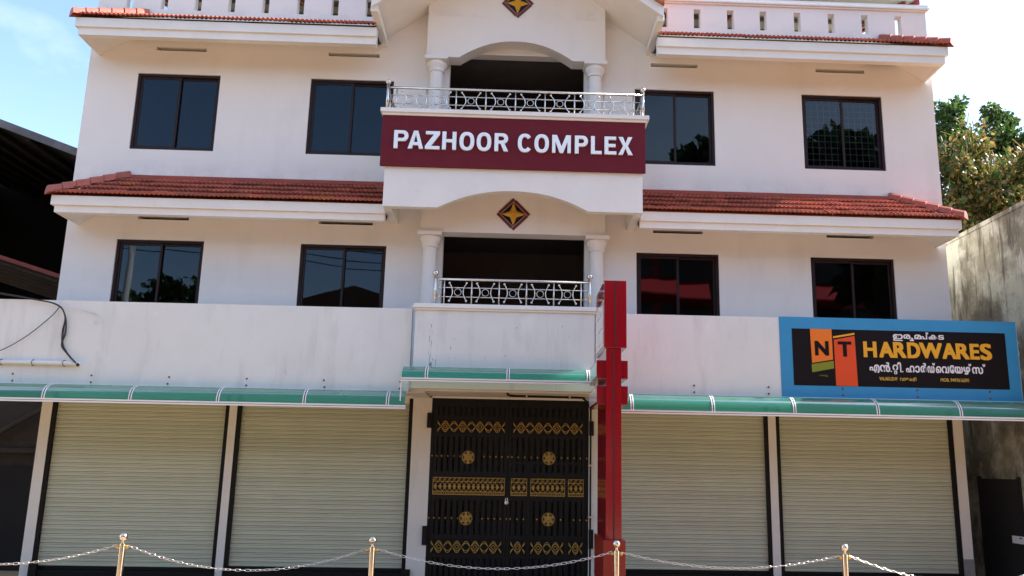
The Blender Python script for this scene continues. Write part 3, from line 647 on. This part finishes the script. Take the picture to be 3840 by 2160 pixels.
# ------------------------------------------------------------------ green awnings
def awning(x0, x1, yt, zt, yf, zf, ribs, label, bolts=(), endcap=False):
    A = thing('awning', ((x0+x1)/2,(yt+yf)/2,zf), label, 'awning', 'green polycarbonate awnings over the shopfronts')
    n = 10; prof = []
    for i in range(n+1):
        a = math.pi/2*i/n; prof.append((yt+(yf-yt)*math.sin(a)**.8 if i else yt, zf+(zt-zf)*math.cos(a)**.8 if i < n else zf))
    xs = sorted([x0]+[r for r in ribs if x0 < r < x1]+[x1])
    for a,b in zip(xs, xs[1:]):
        vs = []
        for yy,zz in prof: vs += [(a+.003,yy,zz),(b-.003,yy,zz)]
        s = MB().add(vs,[(2*i,2*i+1,2*i+3,2*i+2) for i in range(n)]).build('sheet','awning_sheet',A,smooth=True)
    for r in ribs:
        t = MB()
        for i in range(n):
            (ya,za),(yb,zb) = prof[i],prof[i+1]
            for w0,w1,mi,h in ((-.024,-.009,0,.006),(-.009,.009,1,.003),(.009,.024,0,.006)):
                t.add([(r+w0,ya-h,za+h),(r+w1,ya-h,za+h),(r+w1,yb-h,zb+h),(r+w0,yb-h,zb+h),(r+w0,ya,za),(r+w1,ya,za),(r+w1,yb,zb),(r+w0,yb,zb)],[(0,3,2,1),(4,5,6,7),(0,4,7,3),(1,2,6,5)],mi)
        t.build('rib',['awning_edge','awning_black'],A)
    t = MB(); t.box(x0-.01,x1+.01,yf-.012,yf+.02,zf-.012,zf+.012); t.box(x0-.01,x1+.01,yf-.008,yf+.02,zf-.020,zf-.012,1); t.box(x0-.01,x1+.01,yf-.012,yf+.02,zf-.042,zf-.020)
    t.build('front_rail',['awning_edge','awning_black'],A)
    MB().box(x0,x1,yt-.004,yt-.0005,zt-.03,zt+.012).build('wall_strip','awning_edge',A)
    if endcap:
        vs = [(x0,yt,zf)]+[(x0,yy,zz) for yy,zz in prof]; MB().add(vs,[tuple(range(len(vs)))]).build('end_sheet','awning_sheet',A)
        MB().box(x0-.012,x0+.004,yf-.005,yf+.035,zf-.34,zf).build('end_strip','awning_edge',A)
    p = None
    for bx,bz in bolts:
        if p is None: p = MB().lathe([(.016,0),(.016,.006),(.008,.012)],0,0,8).build('bolt','rust',A,origin=(0,0,0)); p.rotation_euler = (R(90),0,0); q = p
        else: q = shared('bolt',p,(0,0,0),A); q.rotation_euler = (R(90),0,0)
        q.location = Vector((bx,yt+.002,bz))-W0[A.name]
bl = [(x+random.uniform(-.01,.01),z) for x in (-7.66,-6.475,-5.30,-4.10,-2.91,-1.74) for z in (3.15,3.045)]
awning(-9.5,-1.605,-1.10,3.0,-1.43,2.755,[-8.27,-6.99,-5.71,-4.41,-3.12,-1.87],'long green awning over the two left shutters',bl)
awning(1.66,8.42,-1.11,3.03,-1.44,2.755,[1.85,3.10,4.36,5.66,6.96,8.2],'long green awning over the two right shutters, below the blue board',[(x,z) for x in (2.88,4.065,5.255,6.455,7.63) for z in (3.19,3.085)])
awning(-1.66,1.20,-1.20,3.375,-1.55,3.165,[-1.29,-.055,1.17],'short green awning above the black gate',[],True)

# ------------------------------------------------------------------ gate
G = thing('metal_gate', (0,-.02,0), 'black metal double gate with gold ornament bands and round gold medallions', 'gate')
gx0,gx1,gm = -1.325,1.32,-.03; gy = .02
fr = MB(); fr.box(gx0,gx0+.05,gy,gy+.05,.02,3.0); fr.box(gx1-.05,gx1,gy,gy+.05,.02,3.0); fr.box(gx0+.05,gx1-.05,gy,gy+.05,2.93,3.0); fr.build('gate_frame','gate_black',G)
for x,z0,z1 in ((gx0-.07,2.50,2.75),(gx0-.07,.62,.92),(gx1+.005,2.42,2.66),(gx1+.005,.60,.90)): MB().box(x,x+.075,-.03,-.002,z0,z1).build('hinge_plate','gate_black',G)
bands = [(2.44,2.62),(1.42,1.70),(.50,.69)]
rails = [(2.86,2.93),(2.64,2.72),(2.36,2.43),(1.72,1.80),(1.34,1.41),(.71,.79),(.42,.49),(.03,.10)]
def leafpart(a, b, splits):
    f = MB(); f.box(a,a+.05,gy,gy+.045,.03,2.93); f.box(b-.05,b,gy,gy+.045,.03,2.93)
    for z0,z1 in rails: f.box(a+.05,b-.05,gy+.002,gy+.043,z0,z1)
    for xs in splits: f.box(xs-.028,xs+.028,gy-.006,gy+.001,.10,1.93)
    if splits: f.box(a+.05,b-.05,gy-.006,gy+.001,1.93,1.98)
    for z0,z1 in bands: f.box(a+.05,b-.05,gy+.030,gy+.038,z0-.01,z1+.02)
    f = f.build('gate_leaf','gate_black',G)
    n = 12; p = {}
    for z0,z1 in ((.10,.42),(.79,1.34),(1.80,2.36),(2.72,2.86)):
        for k in range(n):
            x = a+.05+(b-a-.1)*(k+.5)/n
            if (z0,) in p: shared('bar', p[(z0,)], (x,gy+.013,z0), f)
            else: p[(z0,)] = MB().box(x-.028,x+.028,gy+.010,gy+.016,z0,z1).build('bar','gate_black',f,origin=(x,gy+.013,z0))
    MB().box(a+.05,b-.05,gy+.055,gy+.06,2.70,2.93).build('back_sheet','gate_black',f)
    return f
LL = leafpart(gx0+.055,gm-.005,[]); LR = leafpart(gm+.005,gx1-.055,[.325,.955])
def band_zig(x0, x1, z0, z1, par):
    m = MB(); h = z1-z0; zc = (z0+z1)/2; P = .152; n = max(1,round((x1-x0)/P)); P = (x1-x0)/n; w_ = .0085; y0,y1 = gy-.008,gy+.002
    for off in (0,.028):
        A = h/2-.008-off
        for sgn in (1,-1):
            pts = []
            for i in range(n+1):
                s2 = sgn*(1 if i%2 else -1)
                x = x0+i*P
                for dx in (-.13,.13):
                    xx = x+dx*P
                    if x0 <= xx <= x1: pts.append((xx, zc+s2*A))
            m.stroke(pts, w_, y0, y1)
    for i in range(n+1):
        if i%2: 
            x = x0+i*P; r = h*.17; m.stroke([(x-r*1.2,zc),(x,zc+r),(x+r*1.2,zc),(x,zc-r)],.008,y0,y1,closed=True)
            m.stroke([(x,z0),(x,z0+.02)],.014,y0,y1); m.stroke([(x,z1-.02),(x,z1)],.014,y0,y1)
    m.build('ornament_band','gold_paint',par)
def band_rings(x0, x1, z0, z1, par):
    m = MB(); h = z1-z0; y0,y1 = gy-.008,gy+.002
    zt, zl = z1-h*.24, z0+h*.19; r = (zt-zl)/2; zc = (zt+zl)/2; n = max(2,round((x1-x0)/.078)); s = (x1-x0)/n
    for zz in (z0+.004,zl,zt,z1-.004): m.stroke([(x0,zz),(x1,zz)],.009,y0,y1)
    m.stroke([(x0,z0),(x0,z1)],.007,y0,y1); m.stroke([(x1,z0),(x1,z1)],.007,y0,y1)
    for i in range(n):
        cx = x0+(i+.5)*s
        pts = [(min(x1,max(x0,cx+s*.96*math.cos(2*math.pi*k/16))), zc+r*math.sin(2*math.pi*k/16)) for k in range(16)]
        if 0 < i < n-1 or n < 4: m.stroke(pts,.0052,y0-.002,y1-.002,closed=True)
        m.stroke([(cx,zc-.042),(cx,zc+.042)],.012,y0-.003,y1-.003); m.stroke([(cx-.026,zc),(cx+.026,zc)],.012,y0-.004,y1-.004)
        m.stroke([(cx-.020,zc-.02),(cx+.020,zc+.02)],.008,y0-.005,y1-.005); m.stroke([(cx-.020,zc+.02),(cx+.020,zc-.02)],.008,y0-.005,y1-.005)
        # scroll row
        a = [(cx+.022*math.cos(t*.7+.4)*(1-.06*t), (zt+z1)/2+.022*math.sin(t*.7+.4)*(1-.06*t)) for t in range(9)]
        m.stroke(a,.008,y0-.001,y1-.001); m.stroke([(cx-s/2,zt),(cx,z1-.01)],.007,y0-.001,y1-.001)
        # lattice
        for k in range(2):
            xa = cx-s/2+k*s/2; m.stroke([(xa,z0),(xa+s/2,zl)],.006,y0-.001,y1-.001); m.stroke([(xa,zl),(xa+s/2,z0)],.006,y0-.001,y1-.001)
    m.build('ornament_band','gold_paint',par)
for x0,x1,par in ((-1.235,-.075,LL),(.03,1.23,LR)): band_zig(x0,x1,*bands[0],par)
for x0,x1,par in ((-1.255,-.075,LL),(.035,.295,LR),(.36,.925,LR),(.985,1.235,LR)): band_rings(x0,x1,*bands[1],par)
for x0,x1,par in ((-1.27,-.085,LL),(.03,.295,LR),(.36,.925,LR),(.985,1.235,LR)): band_zig(x0,x1,*bands[2],par)
def medallion(cx, cz, par):
    m = MB(); y0,y1 = gy-.012,gy+.002; r = .098
    m.stroke([(cx+r*math.cos(2*math.pi*k/24), cz+r*math.sin(2*math.pi*k/24)) for k in range(24)],.020,y0,y1,closed=True)
    for k in range(6):
        a = math.pi/2+math.pi/3*k; ux,uz = math.cos(a),math.sin(a); tx,tz = -uz,ux
        m.stroke([(cx,cz),(cx+ux*.09,cz+uz*.09)],.012,y0-.001,y1)
        for sg in (-1,1):
            m.stroke([(cx+ux*.02,cz+uz*.02),(cx+ux*.05+tx*sg*.022,cz+uz*.05+tz*sg*.022),(cx+ux*.078+tx*sg*.008,cz+uz*.078+tz*sg*.008)],.012,y0-.002,y1)
    m.sphere((cx,gy-.008,cz),.022,8,6)
    m.build('medallion','gold_paint',par)
for cx,cz,par in ((-.69,2.03,LL),(.655,2.035,LR),(-.695,1.045,LL),(.66,1.05,LR)): medallion(cx,cz,par)
stud = None
for zrow,xr in ((2.045,[307,353,400,459,517,575,808,866,924,982,1040,1076,1140,1202,1266,1325,1558,1619,1683,1743,1806]),(1.045,[300,350,400,459,517,575,808,866,924,982,1040,1076,1140,1202,1330,1558,1683,1743,1806])):
    for a in xr:
        x = -1.29+(a-307)*2.58/1499
        if stud is None: stud = MB().sphere((0,0,0),.014,8,6).build('stud','brass',G,origin=(0,0,0)); q = stud
        else: q = shared('stud',stud,(0,0,0),G)
        q.location = Vector((x,gy+.004,zrow))-W0[G.name]
PL = thing('padlock', (-.035,-.02,1.27), 'round silver padlock hanging at the gate middle', 'padlock')
m = MB(); m.lathe([(.001,-.012),(.026,-.012),(.034,-.006),(.034,.006),(.026,.012),(.001,.012)],0,0,16)
o = m.build('lock_body','chain_steel',PL,origin=(0,0,0),smooth=True); o.rotation_euler = (R(90),0,0); o.location = (0,0,.035)
MB().tube([(-.035-.018,-.02,1.33),(-.035-.018,-.02,1.36),(-.035-.010,-.02,1.378),(-.035+.010,-.02,1.378),(-.035+.018,-.02,1.36),(-.035+.018,-.02,1.33)],.005,6).build('shackle','chain_steel',PL)

# ------------------------------------------------------------------ totem sign
TT = thing('totem_sign', (1.42,-2.2,0), 'tall red edge-on totem sign with stacked boxes beside the gate', 'sign')
def tb(nm, x0,x1,y0,y1,z0,z1,m='totem_red',bv=.006): return bevel(MB().box(x0,x1,y0,y1,z0,z1).build(nm,m,TT),bv)
h = tb('head_box',1.27,1.585,-2.80,-1.64,3.52,4.475); tb('post',1.30,1.512,-2.78,-1.66,.955,3.519)
b1 = tb('name_box',1.178,1.612,-2.71,-1.64,3.10,3.355); b2 = tb('name_box',1.178,1.612,-2.71,-1.64,2.745,3.0); tb('base',1.262,1.558,-2.83,-1.6,0,.953,'totem_base')
MB().box(1.262,1.2695,-2.72,-1.72,3.56,4.20).build('face_panel','totem_white',h)
for zz,row in ((3.62,(.10,.07,.12,.09,.11)),(3.82,(.12,.08,.10,.13)),(4.02,(.09,.11,.08,.10,.12))):
    yy = -2.66
    for wd in row: MB().box(1.250,1.2615,yy,yy+wd,zz,zz+.12).build('raised_letter','totem_white',h); yy += wd+.05
for bb,z0,z1 in ((b1,3.13,3.325),(b2,2.775,2.97)): MB().box(1.1715,1.1775,-2.69,-1.66,z0,z1).build('face_panel','totem_white',bb)
MB().box(1.420,1.438,-2.803,-2.8005,3.522,4.473).build('seam','seam',TT); MB().box(1.398,1.416,-2.783,-2.7805,.957,3.518).build('seam','seam',TT); MB().box(1.30,1.512,-2.7825,-2.7803,2.185,2.19).build('seam','seam',TT)

# ------------------------------------------------------------------ bollards and chains
BPX = [-4.77,-1.69,1.38,4.30]; BY = -3.3
blab = ['steel bollard with ball top before the left shutter pair','steel bollard with ball top left of the gate','steel bollard with ball top in front of the red totem','steel bollard with ball top before the right shutter']
proto = None
def bollard(x, lab):
    global proto
    t = thing('bollard', (x,BY,0), lab, 'bollard', 'chained steel bollards along the forecourt')
    if proto is None:
        a = MB().lathe([(.036,0),(.036,.845),(.034,.86),(.020,.868),(.017,.885),(.020,.90)],x,BY,20).build('post','bollard_steel',t,smooth=True); smooth_by_angle(a)
        b = MB().sphere((x,BY,.945),.050,20,14).build('ball','bollard_steel',t,smooth=True)
        c = [MB().sphere((x+sg*.055,BY,.825),.026,10,8).build('chain_knob','brass',t,smooth=True) for sg in (-1,1)]
        f = MB().lathe([(.075,0),(.075,.012),(.04,.016)],x,BY,18).build('foot_plate','bollard_steel',t)
        proto = (x,[a,b,f]+c)
    else:
        for o in proto[1]:
            c = o.copy(); C.objects.link(c); c.parent = t; W0[c.name] = W0[o.name]+Vector((x-proto[0],0,0))
for x,l in zip(BPX,blab): bollard(x,l)
lk = None
def chain(x0, x1, sag, label, vis=None):
    global lk
    t = thing('chain', ((x0+x1)/2,BY,0), label, 'chain', 'sagging chains between the bollards')
    n = 400; pts = [Vector((x0+(x1-x0)*i/n, BY, .845-4*sag*(i/n)*(1-i/n))) for i in range(n+1)]
    acc = 0; nxt = .03; k = 0; pitch_ = .060
    for i in range(n):
        seg = (pts[i+1]-pts[i]).length; acc += seg
        if acc >= nxt:
            p = pts[i+1]; d = (pts[i+1]-pts[i]).normalized()
            if lk is None:
                a = .020; P = [(a+.0125*math.cos(u), .0125*math.sin(u), 0) for u in [(-90+45*q)*math.pi/180 for q in range(5)]]+[(-a+.0125*math.cos(u), .0125*math.sin(u), 0) for u in [(90+45*q)*math.pi/180 for q in range(5)]]
                lk = MB().tube(P,.0042,5,closed=True).build('link','chain_steel',t,origin=(0,0,0),smooth=True); o = lk
            else: o = shared('link', lk, (0,0,0), t)
            o.location = p-W0[t.name]
            o.rotation_euler = (R(90)*(k%2)+R(20)+random.uniform(-.35,.35), -math.atan2(d.z,d.x), 0)
            k += 1; nxt += pitch_
chain(-7.9,BPX[0]-.06,.25,'steel chain running out of frame from the leftmost bollard')
chain(BPX[0]+.06,BPX[1]-.06,.28,'steel chain sagging before the second shutter from the left')
chain(BPX[1]+.06,BPX[2]-.06,.22,'steel chain sagging in front of the black gate')
chain(BPX[2]+.06,BPX[3]-.06,.17,'steel chain sagging right of the red totem')
chain(BPX[3]+.06,7.3,.30,'steel chain falling away right of the rightmost bollard')

# ------------------------------------------------------------------ pipes and cables
def tubething(nm, pts, r, m, lab, cat, n=8):
    return tag(MB().tube(pts,r,n).build(nm,m,smooth=True), lab, cat)
t = thing('pvc_pipe', (-7.6,-1.14,3.28), 'white plastic pipe clamped along the left parapet', 'pipe')
MB().tube([(-9.5,-1.142,3.325),(-6.72,-1.142,3.325),(-6.67,-1.16,3.315),(-6.655,-1.20,3.30)],.033,12).build('pipe','pvc',t,smooth=True)
MB().tube([(-6.655,-1.201,3.30),(-6.653,-1.207,3.298)],.026,12).build('pipe_mouth','rubber',t)
for x in (-7.85,-7.37,-6.90): MB().tube([(x,-1.105,3.37),(x,-1.15,3.364),(x,-1.18,3.325),(x,-1.15,3.286),(x,-1.105,3.28)],.006,6).build('clamp','rust',t)
def spline(P, n=8):
    P = [Vector(p) for p in P]; out = []
    for i in range(len(P)-1):
        a,b,c,d = P[max(0,i-1)],P[i],P[i+1],P[min(len(P)-1,i+2)]
        for k in range(n):
            u = k/n; out.append(.5*((2*b)+(c-a)*u+(2*a-5*b+4*c-d)*u*u+(3*b-a-3*c+d)*u**3))
    return out+[P[-1]]
cb = thing('cable_bundle', (-7,-1.2,3.3), 'black cable bundle hanging down the left parapet into the pipe end', 'cable')
for k in range(4):
    j = lambda s: random.uniform(-s,s)
    P = [(-11.5,-3.2,4.95+j(.06)),(-8.7,-1.5,4.48+j(.02)),(-7.60,-1.17+j(.01),4.33+j(.006)),(-7.12,-1.16+j(.008),4.235+j(.004)),(-6.97+j(.01),-1.15,4.06+j(.01)),(-6.96+j(.028),-1.14,3.80),(-6.95+j(.03),-1.14,3.60),(-6.83+j(.012),-1.15,3.44),(-6.665,-1.20,3.305)]
    MB().tube(spline(P),.0085 if k else .012,6).build('cable','rubber',cb,smooth=True)
tubething('service_wire', spline([(-7.07,-1.16,4.20),(-7.2,-1.16,4.02),(-7.6,-1.16,3.66),(-8.1,-1.18,3.40),(-9.3,-1.3,3.0)]),.007,'rubber','thin black wire dropping left across the parapet','wire')
tubething('stay_wire', spline([(-7.07,-1.16,4.22),(-6.8,-1.14,4.17),(-6.60,-1.11,4.125),(-6.50,-1.12,4.08),(-6.47,-1.13,3.99),(-6.53,-1.13,3.96),(-6.50,-1.13,3.98)]),.004,'chain_steel','thin stay wire with a curled end on the parapet','wire')
cu = thing('conduit_pipe', (.6,-.05,0), 'black conduit running over and down beside the gate', 'pipe')
MB().tube(spline([(-.06,-.95,3.02),(-.055,-.8,3.012),(-.02,-.62,3.01)],4)+spline([(.06,-.58,3.01),(1.10,-.5,3.01),(1.20,-.30,3.005),(1.29,-.08,2.97),(1.345,-.05,2.84),(1.345,-.05,2.6),(1.345,-.05,0)],4),.016,8).build('pipe','black_paint',cu,smooth=True)
for p in (.25,.95): MB().box(p-.012,p+.012,-.62,-.46,2.988,3.029).build('saddle','chain_steel',cu)
for z in (1.93,1.1,.45): MB().box(1.31,1.38,-.068,-.002,z-.012,z+.012).build('saddle','chain_steel',cu)

# ------------------------------------------------------------------ right boundary wall, notice, alley
bw = thing('boundary_wall', (8.6,4,0), 'tall weather-stained cement wall receding beside the building on the right', 'wall')
MB().box(8.50,8.72,-1.9,13,0,6.32).build('wall_face','old_wall',bw); MB().box(8.485,8.735,-1.92,13.02,6.321,6.40).build('coping','old_wall',bw)
ad = thing('alley_door', (8.46,.37,0), 'black sheet door against the stained wall at the lower right', 'door')
MB().box(8.462,8.498,-.22,.95,.03,1.83).build('door_sheet','shed_dark',ad); MB().box(8.450,8.4985,-.27,-.221,0,1.87).build('door_post','shed_dark',ad); MB().box(8.450,8.4985,.951,1.0,0,1.87).build('door_post','shed_dark',ad)
tag(MB().box(7.72,8.49,2.6,2.7,0,4.2).build('alley_wall','shed_wood'),'dark wall closing the right alley','wall')
n_ = thing('notice_plate', (8.44,-.3,.78), 'small white plate on the stained wall at the lower right edge', 'sign')
MB().box(8.436,8.449,-.65,.04,.79,.91).build('plate','sign_white',n_); MB().box(8.432,8.4355,-.24,-.18,.87,.89).build('mark','sign_black',n_)

# ------------------------------------------------------------------ left sheds
sh = thing('dark_shed', (-12,6,0), 'open shed coloured near black for its shade, with a sloping metal roof left of the building', 'shed')
xs_, zs_ = (-17.0,-8.45), (10.85,7.79)
MB().add([(xs_[0],2,zs_[0]),(xs_[1],2,zs_[1]),(xs_[1],13,zs_[1]),(xs_[0],13,zs_[0]),(xs_[0],2,zs_[0]+.03),(xs_[1],2,zs_[1]+.03),(xs_[1],13,zs_[1]+.03),(xs_[0],13,zs_[0]+.03)],[(0,3,2,1),(4,5,6,7),(0,1,5,4),(1,2,6,5),(2,3,7,6),(3,0,4,7)]).build('roof','shed_metal',sh)
MB().prism([(xs_[0],zs_[0]-.10),(xs_[1],zs_[1]-.10),(xs_[1],zs_[1]+.06),(xs_[0],zs_[0]+.06)],1.93,1.995).build('roof_edge','shed_edge',sh)
k_ = (zs_[1]-zs_[0])/(xs_[1]-xs_[0])
for i in range(9):
    x = xs_[0]+.5+i*.95; MB().box(x-.05,x+.05,2.05,12.9,zs_[0]+k_*(x-xs_[0])-.16,zs_[0]+k_*(x-xs_[0])-.04).build('purlin','shed_dark',sh)
MB().prism([(-17.2,0),(-7.9,0),(-7.9,7.95),(-17.2,11.4)],12.6,12.8).build('back_wall','shed_dark',sh); MB().box(-17.1,-16.9,2.1,12.6,0,10.6).build('side_wall','shed_dark',sh); MB().box(-8.5,-8.3,2.1,12.6,0,7.76).build('side_wall','shed_dark',sh)
MB().box(-17,-8.4,2.9,3.0,0,4.9).build('front_wall','shed_dark',sh)
MB().box(-8.80,-8.68,2.2,2.32,0,7.8).build('post','shed_dark',sh)
ln = thing('lean_to', (-10,1,0), 'lower lean-to roof with dark battens and a red edge behind the left parapet', 'shed')
def lz(x): return 5.62-.30*(x+10)
MB().add([(-13,.9,lz(-13)),(-8.15,.9,lz(-8.15)),(-8.15,2.9,lz(-8.15)-.35),(-13,2.9,lz(-13)-.35)],[(0,3,2,1)]).build('roof','shed_wood',ln)
MB().prism([(-13,lz(-13)),(-8.15,lz(-8.15)),(-8.15,lz(-8.15)+.07),(-13,lz(-13)+.07)],.84,.90).build('roof_edge','shed_red',ln)
for i in range(6):
    yy = 1.0+i*.32; MB().prism([(-13,lz(-13)-.09-.055*i),(-8.2,lz(-8.2)-.09-.055*i),(-8.2,lz(-8.2)-.03-.055*i),(-13,lz(-13)-.03-.055*i)],yy,yy+.06).build('batten','shed_wood',ln)
MB().box(-9.6,-7.76,1.2,1.3,0,3.0).build('board_wall','shed_wood',ln)
MB().box(-9.6,-7.78,1.10,1.195,1.98,2.06).build('rail','shed_wood',ln); MB().tube([(-9.2,1.1,2.2),(-8.0,1.1,2.95)],.05,6).build('brace','shed_wood',ln)
MB().box(-9.5,-7.9,1.12,1.195,0,1.75).build('door','shed_dark',ln)

# ------------------------------------------------------------------ trees
def tree(name, base, height, clumps, nleaf, size, leaf, label, cat='tree', group=None, seed=1, twigs=0):
    rnd = random.Random(seed)
    t = thing(name, base, label, cat, group); bx,by,bz = base
    tr = MB(); top = Vector((bx+rnd.uniform(-.3,.3),by,bz+height*.62)); tr.tube(spline([(bx,by,bz),(bx+.15,by+.1,bz+height*.3),tuple(top)],5),.24,9,taper=.45)
    for c in clumps:
        cc = Vector(c[:3]); md = top.lerp(cc,.5)+Vector((rnd.uniform(-.4,.4),rnd.uniform(-.4,.4),-.2)); st = Vector((bx,by,bz+height*rnd.uniform(.4,.6)))
        tr.tube(spline([tuple(st),tuple(md),tuple(cc)],5),.10,6,taper=.25)
        for k in range(5):
            d = Vector((rnd.gauss(0,1),rnd.gauss(0,1),rnd.gauss(.2,1))).normalized(); tr.tube([cc-d*.1,cc+d*c[3]*.55],.03,4,taper=.3)
    tr.build('trunk','bark',t,smooth=True)
    vs = []; fs = []; tot = sum(c[3]**2 for c in clumps)
    for c in clumps:
        # sub-clumps give an uneven outline
        subs = []
        for k in range(16):
            d = Vector((rnd.gauss(0,1),rnd.gauss(0,1),rnd.gauss(0,1))).normalized(); subs.append((Vector(c[:3])+d*c[3]*rnd.uniform(.35,.95), c[3]*rnd.uniform(.22,.42)))
        for q in range(int(nleaf*c[3]**2/tot)):
            s,r = rnd.choice(subs); d = Vector((rnd.gauss(0,1),rnd.gauss(0,1),rnd.gauss(0,1))).normalized(); p = s+d*r*rnd.uniform(.4,1.05)
            L = size*rnd.uniform(.6,1.3); wd = L*rnd.uniform(.28,.42)
            ax = (d+Vector((rnd.gauss(0,.6),rnd.gauss(0,.6),rnd.gauss(-.5,.5)))).normalized(); sd_ = ax.cross(Vector((rnd.gauss(0,1),rnd.gauss(0,1),rnd.gauss(0,1)))).normalized(); nn = ax.cross(sd_)
            k = len(vs)
            vs += [p, p+ax*L*.5+sd_*wd+nn*L*.08, p+ax*L, p+ax*L*.5-sd_*wd+nn*L*.08]; fs += [(k,k+1,k+2),(k,k+2,k+3)]
        for q in range(int(twigs*c[3]**2/tot)):
            s,r = rnd.choice(subs); d = Vector((rnd.gauss(0,1),rnd.gauss(0,1),rnd.gauss(.3,1))).normalized(); p = s+d*r*.9
            e = p+(d+Vector((rnd.gauss(0,.5),rnd.gauss(0,.5),rnd.gauss(.2,.5))))*size*1.3; sd_ = (e-p).cross(Vector((0,0,1))).normalized()*.012; k = len(vs)
            vs += [p-sd_,p+sd_,e+sd_,e-sd_]; fs += [(k,k+1,k+2,k+3)]
    m = MB(); m.v = [tuple(v) for v in vs]; m.f = fs; m.m = [0]*len(fs); m.build('crown',leaf,t)
    return t
tree('flowering_tree',(16.5,13,0),13,[(14.0,12,10.9,1.5),(15.6,12,11.7,1.7),(17.3,12.4,11.6,1.8),(14.6,12.6,9.2,1.6),(16.4,12,9.8,1.9),(13.2,12.5,9.6,1.2),(18.6,13,10.4,1.8),(15.6,12.2,8.0,1.7),(13.6,12.6,7.7,1.3),(17.6,12.5,8.2,1.6)],24000,.19,'leaf_brown','broad brownish flowering tree behind the stained wall',seed=3,twigs=6000)
tree('green_tree',(16.4,16,0),16,[(16.5,15.6,15.3,.75),(16.5,15.6,14.2,1.0),(18.55,15.8,15.35,.65),(18.7,15.8,14.3,.95),(17.5,16,12.6,1.5)],9000,.20,'leaf_green','bright green tree with two leafy tops above the brownish one',seed=5)

# ------------------------------------------------------------------ across the road (seen mirrored in the windows)
tree('roadside_tree',(-18.5,-31,0),12,[(-20.5,-31,9.0,1.9),(-18.5,-31,10.1,1.9),(-16.6,-31,9.4,1.8),(-23,-31,8.5,2.2)],5000,.42,'leaf_dark','dark roadside tree mirrored in the lower left window',group='trees across the road',seed=8)
tree('roadside_tree',(8.6,-20,0),15,[(8.3,-20,15.0,1.25),(9.6,-20,14.0,1.4),(13.2,-20,15.3,1.2),(15.6,-20,15.2,1.3),(14.6,-20,13.4,1.6)],4600,.55,'leaf_dark','tall large-leaved tree mirrored in the upper right windows',group='trees across the road',seed=9)
tree('roadside_tree',(16.5,-21,0),11,[(15.8,-21,10.6,1.5),(17.2,-21,9.2,1.8),(16.6,-21,11.2,1.2)],3600,.5,'leaf_dark','bushy tree mirrored in the lower right window',group='trees across the road',seed=10)
hs = thing('tiled_house', (-8,-27,0), 'low house with a tiled gable mirrored in the window left of the balcony', 'house')
MB().box(-12.5,-3.5,-32,-25.4,0,8.7).build('wall','house_wall',hs); MB().prism([(-13.2,8.55),(-2.8,8.55),(-2.8,8.7),(-8,10.15),(-13.2,8.7)],-33,-25).build('roof','old_tile',hs)
MB().box(-4.4,-2.6,-27,-26,8,10.6).build('chimney','shop_dark',hs)
up_ = thing('utility_pole', (-15.9,-20,0), 'pale utility pole with overhead wires mirrored in the lower left window', 'pole')
MB().tube([(-15.9,-20,0),(-15.9,-20,13)],.17,12,taper=.7).build('pole','pole',up_,smooth=True); MB().box(-16.9,-14.9,-20.06,-19.94,11.1,11.22).build('cross_arm','pole',up_)
for z0,dy in ((11.25,0),(10.85,.1),(10.55,-.1)):
    MB().tube(spline([(-40,-20+dy,z0+.3),(-15.9,-20+dy,z0),(-6,-20+dy,z0-.75),(4,-20+dy,z0-.7),(30,-20+dy,z0+.1)],6),.022,5).build('overhead_wire','rubber',up_)
rs = thing('red_shop', (10,-26,0), 'red fronted shop building mirrored in the lower right windows', 'building')
MB().box(4.6,17.5,-32,-25.3,0,13.4).build('wall','shop_red',rs)
for z0,z1 in ((6.9,9.7),(10.95,12.5)):
    for k in range(5): MB().box(5.0+k*2.5,7.1+k*2.5,-25.3,-25.2,z0,z1).build('window','shop_dark',rs)
MB().prism_x([(-25.29,10.85),(-25.29,10.75),(-24.2,9.9),(-24.2,10.0)],4.4,17.4).build('sloped_canopy','canopy_red',rs)

# belt of trees across the road, added and raised to block low sky light
def belt():
    rnd = random.Random(21); vs = []; fs = []
    def top(x): return (10.6 if -30 < x < -2 else 15.0)+1.4*math.sin(x*.9)+1.0*math.sin(x*2.3+1)
    for q in range(16000):
        x = rnd.uniform(-75,75); y = -36-rnd.random()*6; z = top(x)*rnd.random()**.6
        L = rnd.uniform(.5,1.1); a = Vector((rnd.gauss(0,1),rnd.gauss(0,1),rnd.gauss(0,1))).normalized(); b = a.cross(Vector((rnd.gauss(0,1),rnd.gauss(0,1),rnd.gauss(0,1)))).normalized(); p = Vector((x,y,z)); k = len(vs)
        vs += [p-a*L,p+b*L*.6,p+a*L,p-b*L*.6]; fs.append((k,k+1,k+2,k+3))
    m = MB(); m.v = [tuple(v) for v in vs]; m.f = fs; m.m = [0]*len(fs)
    o = m.build('added_woodland','leaf_dark'); tag(o,'dark mass of trees added across the road to block low sky light, mirrored in the windows','trees',kind='stuff')
belt()

tree('roadside_tree',(11.4,-2.2,0),11,[(11.3,-2.1,10.6,1.15),(11.0,-2.4,9.3,1.2),(11.8,-2.3,11.6,1.0)],4200,.34,'leaf_green','unseen green tree added beyond the right edge to shade the red totem',seed=12)  # added out of view to keep the sun off the totem
